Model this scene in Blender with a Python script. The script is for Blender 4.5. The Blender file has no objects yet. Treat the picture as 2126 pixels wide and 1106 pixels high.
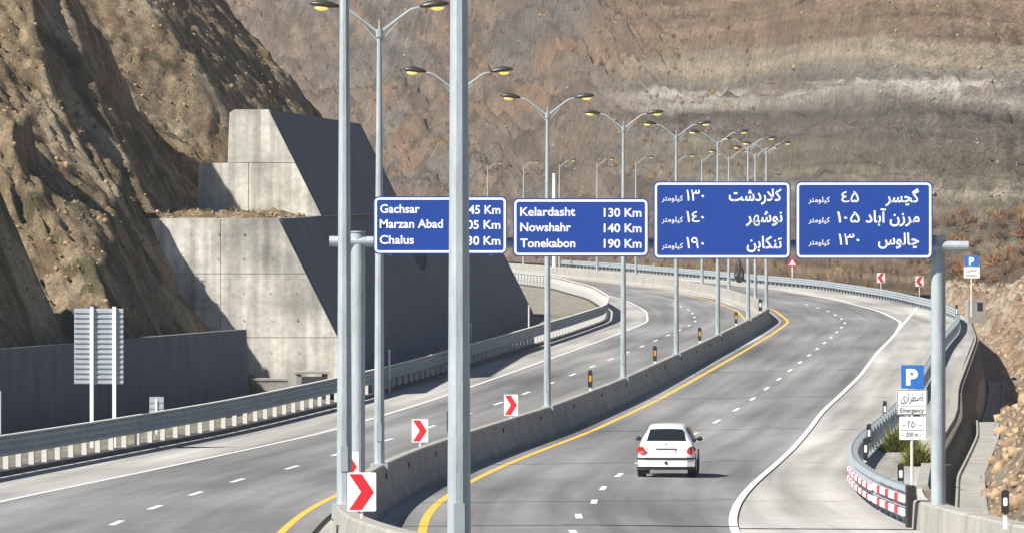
import bpy, math, random
import numpy as np
from mathutils import Vector, Matrix
random.seed(7)
rng = np.random.default_rng(11)
S = bpy.context.scene
C = S.collection

# ---------------------------------------------------------------- camera, light, exposure
CZ, F, HY = 8.3, 11800.0, 400.0          # eye height over the flat road, focal length and horizon in photo pixels
cam = bpy.data.cameras.new('camera')
cam.sensor_width = 36.0
cam.lens = 36.0 * F / 2126.0
cam.shift_y = -(553.0 - HY) / 2126.0
cam.clip_start = 1.0
cam.clip_end = 6000.0
cam_o = bpy.data.objects.new('camera', cam)
C.objects.link(cam_o)
cam_o.location = (0, 0, CZ)
cam_o.rotation_euler = (math.radians(90), 0, 0)
S.camera = cam_o

TO_SUN = Vector((-0.84, -0.60, 1.04)).normalized()
W = bpy.data.worlds.new('World')
S.world = W
W.use_nodes = True
wn = W.node_tree
bg = wn.nodes['Background']
sky = wn.nodes.new('ShaderNodeTexSky')
sky.sky_type = 'NISHITA'
sky.sun_disc = False
sky.sun_elevation = math.asin(TO_SUN.z)
sky.sun_rotation = math.atan2(TO_SUN.x, TO_SUN.y)
sky.altitude = 1500
sky.air_density = 0.8
sky.dust_density = 0.4
wn.links.new(sky.outputs[0], bg.inputs[0])
bg.inputs[1].default_value = 0.05
sl = bpy.data.lights.new('sun', 'SUN')
sl.energy = 5.0
sl.angle = math.radians(0.5)
sl.color = (1.0, 0.945, 0.86)
so = bpy.data.objects.new('sun', sl)
C.objects.link(so)
so.rotation_euler = TO_SUN.to_track_quat('Z', 'Y').to_euler()
S.view_settings.view_transform = 'Standard'
S.view_settings.look = 'None'
S.view_settings.gamma = 1.0
S.view_settings.use_curve_mapping = False
S.view_settings.exposure = 0.85
HAZE = 0.00011
S.cycles.volume_bounces = 0
S.cycles.max_bounces = 6
S.cycles.diffuse_bounces = 2

# ---------------------------------------------------------------- helpers
def lin(c):
    c = c / 255.0
    return c / 12.92 if c <= 0.04045 else ((c + 0.055) / 1.055) ** 2.4
def srgb(r, g, b, k=1.0):
    return (lin(r) * k, lin(g) * k, lin(b) * k, 1.0)

def mat(name, col, rough=0.8, metal=0.0, var=0.0, scale=3.0, bump=0.0, bscale=20.0, emit=None, spec=0.5, stretch=None, coat=0):
    m = bpy.data.materials.new(name)
    m.use_nodes = True
    nt = m.node_tree
    b = nt.nodes['Principled BSDF']
    b.inputs['Base Color'].default_value = col
    b.inputs['Roughness'].default_value = rough
    b.inputs['Metallic'].default_value = metal
    b.inputs['Specular IOR Level'].default_value = spec
    b.inputs['Coat Weight'].default_value = coat
    tc = nt.nodes.new('ShaderNodeTexCoord')
    src = tc.outputs['Object']
    if stretch:
        mp = nt.nodes.new('ShaderNodeMapping')
        mp.inputs['Scale'].default_value = stretch
        nt.links.new(src, mp.inputs[0])
        src = mp.outputs[0]
    if var > 0:
        n = nt.nodes.new('ShaderNodeTexNoise')
        n.inputs['Scale'].default_value = scale
        n.inputs['Detail'].default_value = 6
        n.inputs['Roughness'].default_value = 0.65
        nt.links.new(src, n.inputs['Vector'])
        mr = nt.nodes.new('ShaderNodeMapRange')
        mr.inputs[1].default_value = 0.3
        mr.inputs[2].default_value = 0.7
        mr.inputs[3].default_value = 1 - var
        mr.inputs[4].default_value = 1 + var
        nt.links.new(n.outputs[0], mr.inputs[0])
        mx = nt.nodes.new('ShaderNodeVectorMath')
        mx.operation = 'SCALE'
        mx.inputs[0].default_value = col[:3]
        nt.links.new(mr.outputs[0], mx.inputs['Scale'])
        nt.links.new(mx.outputs[0], b.inputs['Base Color'])
    if bump > 0:
        n2 = nt.nodes.new('ShaderNodeTexNoise')
        n2.inputs['Scale'].default_value = bscale
        n2.inputs['Detail'].default_value = 5
        nt.links.new(src, n2.inputs['Vector'])
        bp = nt.nodes.new('ShaderNodeBump')
        bp.inputs['Strength'].default_value = bump
        bp.inputs['Distance'].default_value = 0.05
        nt.links.new(n2.outputs[0], bp.inputs['Height'])
        nt.links.new(bp.outputs[0], b.inputs['Normal'])
    if emit:
        b.inputs['Emission Color'].default_value = emit[0]
        b.inputs['Emission Strength'].default_value = emit[1]
    return m

def terrain_mat(name, bscale=1.3, bstr=1.0, bdist=0.4, cvar=0.35, cscale=0.9):
    m = bpy.data.materials.new(name)
    m.use_nodes = True
    nt = m.node_tree
    b = nt.nodes['Principled BSDF']
    b.inputs['Roughness'].default_value = 0.95
    b.inputs['Specular IOR Level'].default_value = 0.15
    at = nt.nodes.new('ShaderNodeAttribute')
    at.attribute_name = 'tint'
    tc = nt.nodes.new('ShaderNodeTexCoord')
    n = nt.nodes.new('ShaderNodeTexNoise')
    n.inputs['Scale'].default_value = cscale
    n.inputs['Detail'].default_value = 8
    n.inputs['Roughness'].default_value = 0.72
    nt.links.new(tc.outputs['Object'], n.inputs['Vector'])
    mr = nt.nodes.new('ShaderNodeMapRange')
    mr.inputs[1].default_value = 0.3
    mr.inputs[2].default_value = 0.7
    mr.inputs[3].default_value = 1 - cvar
    mr.inputs[4].default_value = 1 + cvar
    nt.links.new(n.outputs[0], mr.inputs[0])
    nf = nt.nodes.new('ShaderNodeTexNoise')
    nf.inputs['Scale'].default_value = cscale * 5
    nf.inputs['Detail'].default_value = 6
    nf.inputs['Roughness'].default_value = .8
    nt.links.new(tc.outputs['Object'], nf.inputs['Vector'])
    mf = nt.nodes.new('ShaderNodeMapRange')
    mf.inputs[1].default_value = .36
    mf.inputs[2].default_value = .64
    mf.inputs[3].default_value = .72
    mf.inputs[4].default_value = 1.75
    nt.links.new(nf.outputs[0], mf.inputs[0])
    mm = nt.nodes.new('ShaderNodeMath')
    mm.operation = 'MULTIPLY'
    nt.links.new(mr.outputs[0], mm.inputs[0])
    nt.links.new(mf.outputs[0], mm.inputs[1])
    mx = nt.nodes.new('ShaderNodeVectorMath')
    mx.operation = 'SCALE'
    nt.links.new(at.outputs['Color'], mx.inputs[0])
    nt.links.new(mm.outputs[0], mx.inputs['Scale'])
    nt.links.new(mx.outputs[0], b.inputs['Base Color'])
    n2 = nt.nodes.new('ShaderNodeTexNoise')
    n2.inputs['Scale'].default_value = bscale
    n2.inputs['Detail'].default_value = 9
    n2.inputs['Roughness'].default_value = 0.82
    nt.links.new(tc.outputs['Object'], n2.inputs['Vector'])
    bp = nt.nodes.new('ShaderNodeBump')
    bp.inputs['Strength'].default_value = bstr
    bp.inputs['Distance'].default_value = bdist
    nt.links.new(n2.outputs[0], bp.inputs['Height'])
    nt.links.new(bp.outputs[0], b.inputs['Normal'])
    return m

class MB:
    def __init__(s):
        s.v = []
        s.f = []
    def add(s, vs, fs):
        o = len(s.v)
        s.v += [tuple(p) for p in vs]
        s.f += [tuple(o + i for i in f) for f in fs]
        return s
    def box(s, x0, x1, y0, y1, z0, z1, M=None):
        vs = [Vector(p) for p in ((x0, y0, z0), (x1, y0, z0), (x1, y1, z0), (x0, y1, z0), (x0, y0, z1), (x1, y0, z1), (x1, y1, z1), (x0, y1, z1))]
        if M is not None:
            vs = [M @ p for p in vs]
        return s.add(vs, [(0, 3, 2, 1), (4, 5, 6, 7), (0, 1, 5, 4), (1, 2, 6, 5), (2, 3, 7, 6), (3, 0, 4, 7)])
    def tube(s, pts, r, n=8, caps=True):
        pts = [Vector(p) for p in pts]
        if not isinstance(r, (list, tuple)):
            r = [r] * len(pts)
        rings = []
        for i, p in enumerate(pts):
            d = (pts[min(i + 1, len(pts) - 1)] - pts[max(i - 1, 0)]).normalized()
            a = Vector((0, 0, 1)) if abs(d.z) < 0.9 else Vector((1, 0, 0))
            u = d.cross(a).normalized()
            w = d.cross(u).normalized()
            rings.append([p + r[i] * (math.cos(2 * math.pi * (k + .5) / n) * u + math.sin(2 * math.pi * (k + .5) / n) * w) for k in range(n)])
        vs = [q for rr in rings for q in rr]
        fs = []
        for i in range(len(pts) - 1):
            for k in range(n):
                fs.append((i * n + k, (i + 1) * n + k, (i + 1) * n + (k + 1) % n, i * n + (k + 1) % n))
        if caps:
            fs.append(tuple(range(n)))
            fs.append(tuple((len(pts) - 1) * n + k for k in reversed(range(n))))
        return s.add(vs, fs)
    def prism(s, poly, y0, y1):      # poly in x,z extruded along y
        n = len(poly)
        vs = [(x, y0, z) for x, z in poly] + [(x, y1, z) for x, z in poly]
        fs = [tuple(range(n)), tuple(n + i for i in reversed(range(n)))]
        fs += [(i, i + n, (i + 1) % n + n, (i + 1) % n) for i in range(n)]
        return s.add(vs, fs)

def mesh_of(mb, name, smooth=False):
    me = bpy.data.meshes.new(name)
    me.from_pydata(mb.v, [], mb.f)
    me.update()
    import bmesh
    bm = bmesh.new()
    bm.from_mesh(me)
    bmesh.ops.recalc_face_normals(bm, faces=bm.faces)
    bm.to_mesh(me)
    bm.free()
    if smooth:
        me.shade_smooth()
    return me

def obj(name, mb, m, parent=None, smooth=False, loc=None, rotz=0):
    me = mesh_of(mb, name, smooth) if isinstance(mb, MB) else mb
    if m is not None and not me.materials:
        me.materials.append(m)
    o = bpy.data.objects.new(name, me)
    C.objects.link(o)
    if parent is not None:
        o.parent = parent
    if loc is not None:
        o.location = loc
    o.rotation_euler.z = rotz
    return o

def tag(o, label=None, cat=None, group=None, kind=None):
    if label: o['label'] = label
    if cat: o['category'] = cat
    if group: o['group'] = group
    if kind: o['kind'] = kind
    return o

def thing(name, label, cat, loc=(0, 0, 0), rotz=0, group=None):
    o = bpy.data.objects.new(name, None)
    o.empty_display_size = 0.3
    C.objects.link(o)
    o.location = loc
    o.rotation_euler.z = rotz
    return tag(o, label, cat, group)

def dup(root, loc, rotz=0, label=None, scale=None):
    kids = list(root.children)
    r = root.copy()
    C.objects.link(r)
    r.location = loc
    r.rotation_euler.z = rotz
    if scale: r.scale = scale
    if label: r['label'] = label
    for ch in kids:
        c = ch.copy()
        C.objects.link(c)
        c.parent = r
        for g in ch.children:
            d = g.copy()
            C.objects.link(d)
            d.parent = c
    return r

def grid_mesh(name, X, Y, Z, m, tint=None, smooth=True, keep=None):
    ny, nx = X.shape
    co = np.stack([X, Y, Z], -1).reshape(-1, 3).astype(np.float32)
    idx = np.arange(ny * nx).reshape(ny, nx)
    q = np.stack([idx[:-1, :-1], idx[:-1, 1:], idx[1:, 1:], idx[1:, :-1]], -1).reshape(-1, 4)
    if keep is not None:
        q = q[keep[:-1, :-1].reshape(-1)]
    me = bpy.data.meshes.new(name)
    me.vertices.add(len(co))
    me.vertices.foreach_set('co', co.ravel())
    me.loops.add(q.size)
    me.loops.foreach_set('vertex_index', q.ravel().astype(np.int32))
    me.polygons.add(len(q))
    me.polygons.foreach_set('loop_start', np.arange(0, q.size, 4, dtype=np.int32))
    me.update(calc_edges=True)
    if tint is not None:
        a = me.color_attributes.new('tint', 'FLOAT_COLOR', 'POINT')
        t = np.ones((ny * nx, 4), np.float32)
        t[:, :3] = tint.reshape(-1, 3)
        a.data.foreach_set('color', t.ravel())
    if smooth:
        me.shade_smooth()
    me.materials.append(m)
    o = bpy.data.objects.new(name, me)
    C.objects.link(o)
    return o

def tri_mesh(name, V, T, m, tint=None, smooth=False):
    me = bpy.data.meshes.new(name)
    me.vertices.add(len(V))
    me.vertices.foreach_set('co', V.astype(np.float32).ravel())
    me.loops.add(T.size)
    me.loops.foreach_set('vertex_index', T.ravel().astype(np.int32))
    me.polygons.add(len(T))
    me.polygons.foreach_set('loop_start', np.arange(0, T.size, 3, dtype=np.int32))
    me.update(calc_edges=True)
    if tint is not None:
        a = me.color_attributes.new('tint', 'FLOAT_COLOR', 'POINT')
        t = np.ones((len(V), 4), np.float32)
        t[:, :3] = tint
        a.data.foreach_set('color', t.ravel())
    if smooth:
        me.shade_smooth()
    me.materials.append(m)
    o = bpy.data.objects.new(name, me)
    C.objects.link(o)
    return o

# numpy gradient noise
def _h(ix, iy, s):
    n = (ix.astype(np.int64) * 374761393 + iy.astype(np.int64) * 668265263 + s * 974634777) & 0xffffffff
    n = ((n ^ (n >> 13)) * 1274126177) & 0xffffffff
    return ((n ^ (n >> 16)) & 0xffff) / 65535.0
def vnoise(x, y, s=0):
    x, y = np.broadcast_arrays(np.asarray(x, float), np.asarray(y, float))
    ix, iy = np.floor(x), np.floor(y)
    fx, fy = x - ix, y - iy
    ux, uy = fx * fx * (3 - 2 * fx), fy * fy * (3 - 2 * fy)
    def g(dx, dy):
        a = _h(ix + dx, iy + dy, s) * 2 * math.pi
        return np.cos(a) * (fx - dx) + np.sin(a) * (fy - dy)
    n0 = g(0, 0) * (1 - ux) + g(1, 0) * ux
    n1 = g(0, 1) * (1 - ux) + g(1, 1) * ux
    return 1.5 * (n0 * (1 - uy) + n1 * uy)
def fbm(x, y, s=0, o=5, g=0.5, ridge=False):
    t, a, k = 0, 1.0, 1.0
    for i in range(o):
        n = vnoise(x * k + 17.3 * i, y * k - 9.1 * i, s + i)
        t = t + a * ((0.5 - np.abs(n)) * 1.4 if ridge else n)
        a *= g
        k *= 2.03
    return t
def sstep(a, b, x):
    t = np.clip((x - a) / (b - a), 0, 1)
    return t * t * (3 - 2 * t)

# ---------------------------------------------------------------- road alignment (world metres)
_Y = np.arange(0, 1000, 1.0)
def table(ys, vs, w=9.0):
    v = np.interp(_Y, ys, vs)
    k = np.exp(-0.5 * (np.arange(-30, 31) / w) ** 2)
    k /= k.sum()
    p = np.pad(v, 30, mode='reflect', reflect_type='odd')
    return np.convolve(p, k, mode='valid')
_DROP = table([0, 40, 58, 65, 90, 110, 131, 148, 166, 183, 195, 230, 1000],
              [1.6, 3.6, 4.4, 4.75, 5.85, 6.55, 7.16, 7.6, 7.96, 8.14, 8.22, 8.3, 8.3], 6)
_XM = table([0, 40, 50, 58, 65, 76, 90, 105, 120, 131, 148, 166, 183, 195, 225, 260, 298, 336, 366, 400, 440, 488, 533, 594, 650, 720, 1000],
            [5, .6, -.15, -.8, -1.3, -2.05, -2.7, -3.05, -3.2, -3.12, -2.65, -1.65, -.1, 1.24, 4.2, 7.4, 10.8, 14.1, 16.5, 17.2, 16.6, 14.1, 8.6, .4, -9, -24, -85], 5)
def zg(y): return CZ - np.interp(y, _Y, _DROP)
def xm(y): return np.interp(y, _Y, _XM)
def heading(y):
    d = float(xm(y + 3) - xm(y - 3)) / 6.0
    return -math.atan(d)
def zr(u, y):      # road surface with a slight crossfall to the right
    return zg(y) - 0.012 * np.clip(u, 0, 14) * (1 - sstep(220, 300, np.asarray(y, float)))
U_RAIL_L = table([0, 157, 200, 240, 1000], [-12.3, -12.0, -11.0, -10.4, -10.7], 8)
def rail_l(y): return xm(y) + np.interp(y, _Y, U_RAIL_L)
U_LINE_L = table([0, 133, 196, 324, 1000], [-9.2, -8.9, -7.6, -7.7, -8.1], 8)
_UR = table([0, 110, 300, 340, 1000], [11.2, 11.45, 11.7, 12.2, 12.2], 8)
def rail_r(y): return xm(y) + np.interp(y, _Y, _UR)
_XE = table([0, 90, 140, 150, 180, 215, 245, 326, 377, 400, 440, 500, 560, 640, 1000],
            [12, 9.9, 10.2, 10.8, 13.2, 16.7, 19.1, 26.5, 30.2, 31.0, 30.4, 27.5, 18, 7, -60], 2.5)
def edge_r(y): return np.interp(y, _Y, _XE)

_RL = table([0, 60, 100, 110, 120, 131, 140, 150, 160, 170, 185, 200, 219, 260, 300, 330],
            [6.5, 4.6, 4.15, 4.25, 4.55, 5.05, 5.55, 6.2, 6.95, 7.8, 9.1, 10.35, 11.9, 15.85, 19.3, 22.0], 4) - np.interp(_Y, _Y, _XM)
_RL = np.where(_Y > 300, np.interp(_Y, [300, 330, 1000], [_RL[300], 8.5, 8.5]), _RL)
def u_r(y): return np.interp(y, _Y, _RL)

# ---------------------------------------------------------------- materials
M = {}
def road_mat(name, col, k, coord='Object'):
    m = mat(name, col, .9, spec=.25)
    nt = m.node_tree
    b = nt.nodes['Principled BSDF']
    tc = nt.nodes.new('ShaderNodeTexCoord')
    prev = None
    for (sc, st, amp, det) in ((1.1, (1, .022, 1), .30 * k, 4), (.16, (1, .18, 1), .34 * k, 5), (2.2, (.35, 1.4, 1), .12 * k, 6), (34, (1, 1, 1), .16 * k, 2)):
        mp = nt.nodes.new('ShaderNodeMapping')
        mp.inputs['Scale'].default_value = st
        mp.inputs['Rotation'].default_value = (0, 0, .07)
        nt.links.new(tc.outputs[coord], mp.inputs[0])
        n = nt.nodes.new('ShaderNodeTexNoise')
        n.inputs['Scale'].default_value = sc
        n.inputs['Detail'].default_value = det
        nt.links.new(mp.outputs[0], n.inputs['Vector'])
        mr = nt.nodes.new('ShaderNodeMapRange')
        mr.inputs[1].default_value = .3
        mr.inputs[2].default_value = .7
        mr.inputs[3].default_value = 1 - amp
        mr.inputs[4].default_value = 1 + amp
        nt.links.new(n.outputs[0], mr.inputs[0])
        if prev is None:
            prev = mr.outputs[0]
        else:
            mu = nt.nodes.new('ShaderNodeMath')
            mu.operation = 'MULTIPLY'
            nt.links.new(prev, mu.inputs[0])
            nt.links.new(mr.outputs[0], mu.inputs[1])
            prev = mu.outputs[0]
    mx = nt.nodes.new('ShaderNodeVectorMath')
    mx.operation = 'SCALE'
    mx.inputs[0].default_value = col[:3]
    nt.links.new(prev, mx.inputs['Scale'])
    nt.links.new(mx.outputs[0], b.inputs['Base Color'])
    return m
M['asphalt'] = road_mat('asphalt', srgb(122, 122, 122, .92), 1.0, 'UV')
M['shoulder'] = road_mat('pale_shoulder', srgb(178, 177, 173, .74), 1.0, 'UV')
M['white_paint'] = mat('white_road_paint', (.72, .72, .70, 1), .7, var=.12, scale=5)
M['yellow_paint'] = mat('yellow_road_paint', (.72, .42, .06, 1), .7, var=.15, scale=4)
M['concrete'] = road_mat('weathered_concrete', srgb(186, 183, 174, .94), 1.15)
for n_ in M['concrete'].node_tree.nodes:
    if n_.type == 'MAPPING':
        v_ = n_.inputs['Scale'].default_value
        n_.inputs['Rotation'].default_value = (0, 0, 0)
        n_.inputs['Scale'].default_value = (2.2, 2.2, {.022: .16, .18: 3.0}.get(round(v_[1], 3), 2.5))
M['barrier'] = mat('barrier_concrete', srgb(172, 170, 163, .74), .88, var=.22, scale=.9, bump=.4, bscale=9, spec=.25)
M['galv'] = mat('galvanised_steel', (.38, .43, .455, 1), .55, metal=.25, var=.22, scale=4, stretch=(1, 1, .25), bump=.15, bscale=30)
M['rail_dark'] = mat('dark_rail_steel', (.30, .33, .35, 1), .6, metal=.3, var=.25, scale=2)  # darker base colour than the right guardrail steel
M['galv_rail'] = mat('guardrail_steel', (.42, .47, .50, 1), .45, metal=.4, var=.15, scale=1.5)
M['post_white'] = mat('pale_post', (.62, .62, .58, 1), .7, var=.15, scale=3)
M['lamp_dark'] = mat('dark_lamp_housing', (.035, .033, .028, 1), .4)
M['lamp_lens'] = mat('amber_lamp_lens', (.85, .66, .16, 1), .25, emit=((1, .78, .22, 1), .4))
M['blue'] = mat('blue_sign_sheet', (.010, .052, .29, 1), .45, var=.06, scale=1.5)
M['blue2'] = mat('blue_parking_sheet', (.025, .16, .52, 1), .45)
M['sign_white'] = mat('white_sign_sheet', (.82, .86, .92, 1), .5)
M['white'] = mat('white_sheet', (.85, .85, .84, 1), .5)
M['red'] = mat('red_sheet', (.62, .02, .03, 1), .5)
M['black'] = mat('black_plastic', (.02, .02, .02, 1), .6)
M['amber'] = mat('amber_reflector', (.65, .30, .03, 1), .5)
M['dark_fill'] = mat('dark_grey', (.05, .05, .052, 1), .9, var=.2)
M['carpaint'] = mat('white_car_paint', (.8, .81, .82, 1), .3, coat=.6)
M['glass_dark'] = mat('tinted_glass', (.012, .016, .018, 1), .08, spec=.6)
M['rubber'] = mat('tyre_rubber', (.02, .02, .02, 1), .85)
M['rim'] = mat('wheel_rim', (.35, .36, .37, 1), .4, metal=.6)
M['tail_red'] = mat('tail_light_red', (.42, .02, .015, 1), .2, coat=.5)
M['grey_letters'] = mat('grey_lettering', (.12, .12, .13, 1), .6)
M['tin'] = mat('aluminium_back', (.40, .44, .48, 1), .55, metal=.3, var=.1)
M['dirt'] = terrain_mat('cut_slope_dirt', bscale=.8, bstr=1, bdist=.55, cvar=.35, cscale=1.6)
M['far'] = terrain_mat('far_hill_rock', bscale=.9, bstr=1, bdist=1.1, cvar=.30, cscale=.6)
M['rubble'] = terrain_mat('rocky_rubble', bscale=1.6, bstr=1, bdist=.5, cvar=.45, cscale=1.4)
M['rock'] = terrain_mat('loose_rock', bscale=3, bstr=.6, bdist=.1, cvar=.3, cscale=3)
M['twig'] = terrain_mat('dry_twigs', bscale=3, bstr=.2, bdist=.05, cvar=.3, cscale=2)

# ---------------------------------------------------------------- ground and roads
gx = np.array([-400, -200, -100, -60, -40, -25, -15, -5, 5, 12, 400.])
gy = np.concatenate([np.arange(-40, 700, 10.), np.array([800, 1000, 1400, 2000.])])
GX, GY = np.meshgrid(gx, gy)
GZ = np.where(GX > 11, -7.0, zg(np.clip(GY, 0, 900)) - .5)
t = np.zeros(GX.shape + (3,)); t[:] = srgb(150, 128, 100, .7)[:3]
tag(grid_mesh('ground', GX, GY, GZ, M['rubble'], t), kind='structure')

def strip(name, fx0, fx1, y0, y1, m, parent, dz, step=2.0, kind=None, z=zr):
    n = max(1, int(round((y1 - y0) / step)))
    vs, fs = [], []
    for i in range(n + 1):
        y = y0 + (y1 - y0) * i / n
        a, b = float(fx0(y)), float(fx1(y))
        c = float(xm(y))
        vs += [(a, y, float(z(a - c, y)) + dz), (b, y, float(z(b - c, y)) + dz)]
        if i:
            k = 2 * i
            fs.append((k - 2, k - 1, k + 1, k))
    mb = MB().add(vs, fs)
    me = bpy.data.meshes.new(name)
    me.from_pydata(mb.v, [], mb.f)
    uvl = me.uv_layers.new(name='road')
    for lp in me.loops:
        vx, vy, _ = me.vertices[lp.vertex_index].co
        uvl.data[lp.index].uv = (vx - float(xm(vy)), vy)
    me.update()
    o = obj(name, me, m, parent)
    if kind: o['kind'] = kind
    return o

shoulder = strip('road_shoulder', lambda y: rail_l(y) - 1.2, lambda y: edge_r(y), 20, 700, M['shoulder'], None, -.004, 2, 'structure')
def zroad(off): return off
road = obj('road', MB().add([(-.3, 21, float(zg(21)) - .2), (.3, 21, float(zg(21)) - .2), (0, 21.3, float(zg(21)) - .2)], [(0, 1, 2)]), M['asphalt'])
tag(road, kind='structure')
ul = lambda y: np.interp(y, _Y, U_LINE_L)
strip('left_carriageway', lambda y: xm(y) + ul(y) - .12, lambda y: xm(y) - .75, 20, 700, M['asphalt'], road, 0.0)
strip('right_carriageway', lambda y: xm(y) + .95, lambda y: xm(y) + u_r(y) + .1, 20, 700, M['asphalt'], road, 0.0)
for (u0, u1, m, nm) in ((1.27, 1.45, 'yellow_paint', 'yellow_edge_line'), (-1.42, -1.26, 'yellow_paint', 'yellow_edge_line')):
    strip(nm, lambda y: xm(y) + u0, lambda y: xm(y) + u1, 20, 640, M[m], road, .005)
strip('white_edge_line', lambda y: xm(y) + ul(y) - .08, lambda y: xm(y) + ul(y) + .05, 20, 600, M['white_paint'], road, .005)
strip('white_edge_line', lambda y: xm(y) + u_r(y), lambda y: xm(y) + u_r(y) + .18, 20, 640, M['white_paint'], road, .005)
# straight line leaving towards the lay-by
ax, ay, bx_, by = 21.8 - .6, 326, 32.0, 438
_l0 = float(xm(324) + u_r(324))
_la = lambda y: np.interp(y, [324, 438], [_l0, 31.6])
strip('layby_line', lambda y: _la(y), lambda y: _la(y) + .18, 324, 432, M['white_paint'], road, .009)

dash_cache = {}
def dash(y, u, ln=3.4, w=.15):
    x0 = float(xm(y)) + u
    vs = []
    for yy in (y, y + ln):
        c = float(xm(yy)) + u
        vs += [(c - w / 2, yy, float(zr(u, yy)) + .005), (c + w / 2, yy, float(zr(u, yy)) + .005)]
    obj('lane_dash', MB().add(vs, [(0, 1, 3, 2)]), M['white_paint'], road)
y = 25
while y < 430:
    dash(y, float(np.interp(y, [105, 121, 133, 160], [4.2, 4.6, 4.95, 5.05]))); dash(y + 5, -4.6 if y > 150 else -4.9)
    y += 12.0

# ---------------------------------------------------------------- median barrier
def swept(prof, ys, fx, fz):
    """sweep an (offset, height) profile along a path given by x(y)"""
    rings = []
    for y in ys:
        h = heading(y) if fx is xm else -math.atan(float(fx(y + 2) - fx(y - 2)) / 4)
        c, s = math.cos(h), math.sin(h)
        rings.append([(float(fx(y)) + c * p, y + s * p, float(fz(y)) + q) for p, q in prof])
    n = len(prof)
    mb = MB()
    vs = [q for r in rings for q in r]
    fs = []
    for i in range(len(ys) - 1):
        for k in range(n):
            fs.append((i * n + k, (i + 1) * n + k, (i + 1) * n + (k + 1) % n, i * n + (k + 1) % n))
    fs.append(tuple(range(n)))
    fs.append(tuple((len(ys) - 1) * n + k for k in reversed(range(n))))
    return mb.add(vs, fs)

jersey = [(-.36, -.1), (-.36, .08), (-.22, .30), (-.13, .86), (-.10, .89), (.10, .89), (.13, .86), (.22, .30), (.36, .08), (.36, -.1)]
bar = thing('median_barrier', 'long curving concrete barrier between the two carriageways, lit pale on its left face', 'barrier', (0, 0, 0))
y = 44.0
i = 0
while y < 660:
    L = 6.0
    seg = obj('barrier_segment', swept(jersey, [y + .012, y + L / 2, y + L - .012], xm, zg), M['barrier'], bar)
    if y < 330 and i % 2 == 0:
        yy = y + 3
        h = heading(yy)
        cx, cz = float(xm(yy)), float(zg(yy)) + .62
        for sx in (-1, 1):
            mb = MB()
            p0 = (cx + sx * .15, yy + sx * math.sin(h) * .15, cz)
            p1 = (cx + sx * .20, yy + sx * math.sin(h) * .2, cz)
            mb.tube([p0, p1], .075, 10)
            obj('lifting_hole', mb, M['dark_fill'], seg)
    y += L
    i += 1

# ---------------------------------------------------------------- guardrails
def beam_prof(h0, h1, waves, depth, sgn):
    n = waves * 4
    fr = [(sgn * depth * (0.5 - 0.5 * math.cos(2 * math.pi * waves * k / n)), h0 + (h1 - h0) * k / n) for k in range(n + 1)]
    return fr + [(a - sgn * .02, b) for a, b in reversed(fr)]
rl = thing('guardrail', 'steel guardrail with dark ribbed beam and pale posts along the left verge', 'guardrail')
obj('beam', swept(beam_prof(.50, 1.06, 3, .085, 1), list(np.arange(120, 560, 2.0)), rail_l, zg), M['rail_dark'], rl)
obj('sunlit_edge_strip', swept([(-.03, 1.062), (-.03, 1.10), (.10, 1.10), (.10, 1.062)], list(np.arange(120, 560, 2.0)), rail_l, zg), M['post_white'], rl)  # pale strip painting in the sunlit upper edge of the beam
pm = mesh_of(MB().box(-.075, .075, -.09, .09, -.3, .98).box(-.09, .02, -.06, .06, .5, 1.02), 'post')
pm.materials.append(M['post_white'])
y = 121.0
k = 0
while y < 560:
    o = obj('post', pm, None, rl, loc=(float(rail_l(y)) - .12, y, float(zg(y))), rotz=heading(y))
    y += 2.2; k += 1
kb = strip('kerb', lambda y: rail_l(y) - .35, lambda y: rail_l(y) + .16, 110, 570, M['barrier'], None, .13)
kb.data.materials.clear(); kb.data.materials.append(M['barrier'])
bpy.data.objects.remove(kb)
tag(obj('kerb', swept([(-.35, -.1), (-.35, .12), (.14, .12), (.18, -.1)], list(np.arange(110, 570, 4.0)), rail_l, zg), M['dark_fill']), kind='structure')

rr = thing('guardrail', 'bluish steel guardrail with red and white end stripes curving along the right shoulder', 'guardrail')
zrr = lambda y: zr(np.interp(y, _Y, _UR), y)
obj('beam', swept(beam_prof(.28, .80, 3, .08, -1), list(np.arange(118, 640, 2.0)), rail_r, zrr), M['galv_rail'], rr)
pm2 = mesh_of(MB().box(-.07, .07, -.07, .07, -.3, .82), 'post')
pm2.materials.append(M['galv_rail'])
y = 119.0
while y < 640:
    obj('post', pm2, None, rr, loc=(float(rail_r(y)) + .11, y, float(zrr(y))), rotz=heading(y))
    y += 2.2
obj('shaded_gap_strip', swept([(.14, -.1), (.14, .27), (.2, .27), (.2, -.1)], list(np.arange(384, 640, 4.0)), rail_r, zrr), M['dark_fill'], rr)  # dark strip added for the shaded gap below the beam, not a real board
# red and white boards on the near end
def stripes(y0, y1, zlo, zhi, n):
    for k in range(n):
        d = (y1 - y0) / n
        a = y0 + d * k - (.22 * d if k % 2 == 0 and k else 0)
        b = y0 + d * (k + 1) - (.22 * d if k % 2 else 0)
        obj('striped_board', swept([(-.14, zlo), (-.14, zhi), (-.10, zhi), (-.10, zlo)], [a + .01, b - .01], rail_r, zrr), M['red'] if k % 2 else M['white'], rr)
stripes(118.5, 130.0, .48, .63, 7); stripes(118.5, 130.0, .20, .35, 7)
stripes(131.0, 152.0, .44, .56, 14); stripes(131.0, 152.0, .20, .32, 14)
obj('end_shadow_block', MB().box(float(rail_r(118)) - .12, float(rail_r(118)) + .06, 117.6, 118.2, float(zrr(118)) - .3, float(zrr(118)) + .85), M['black'], rr)  # shadow wedge below the striped boards, built as a black box

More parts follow.
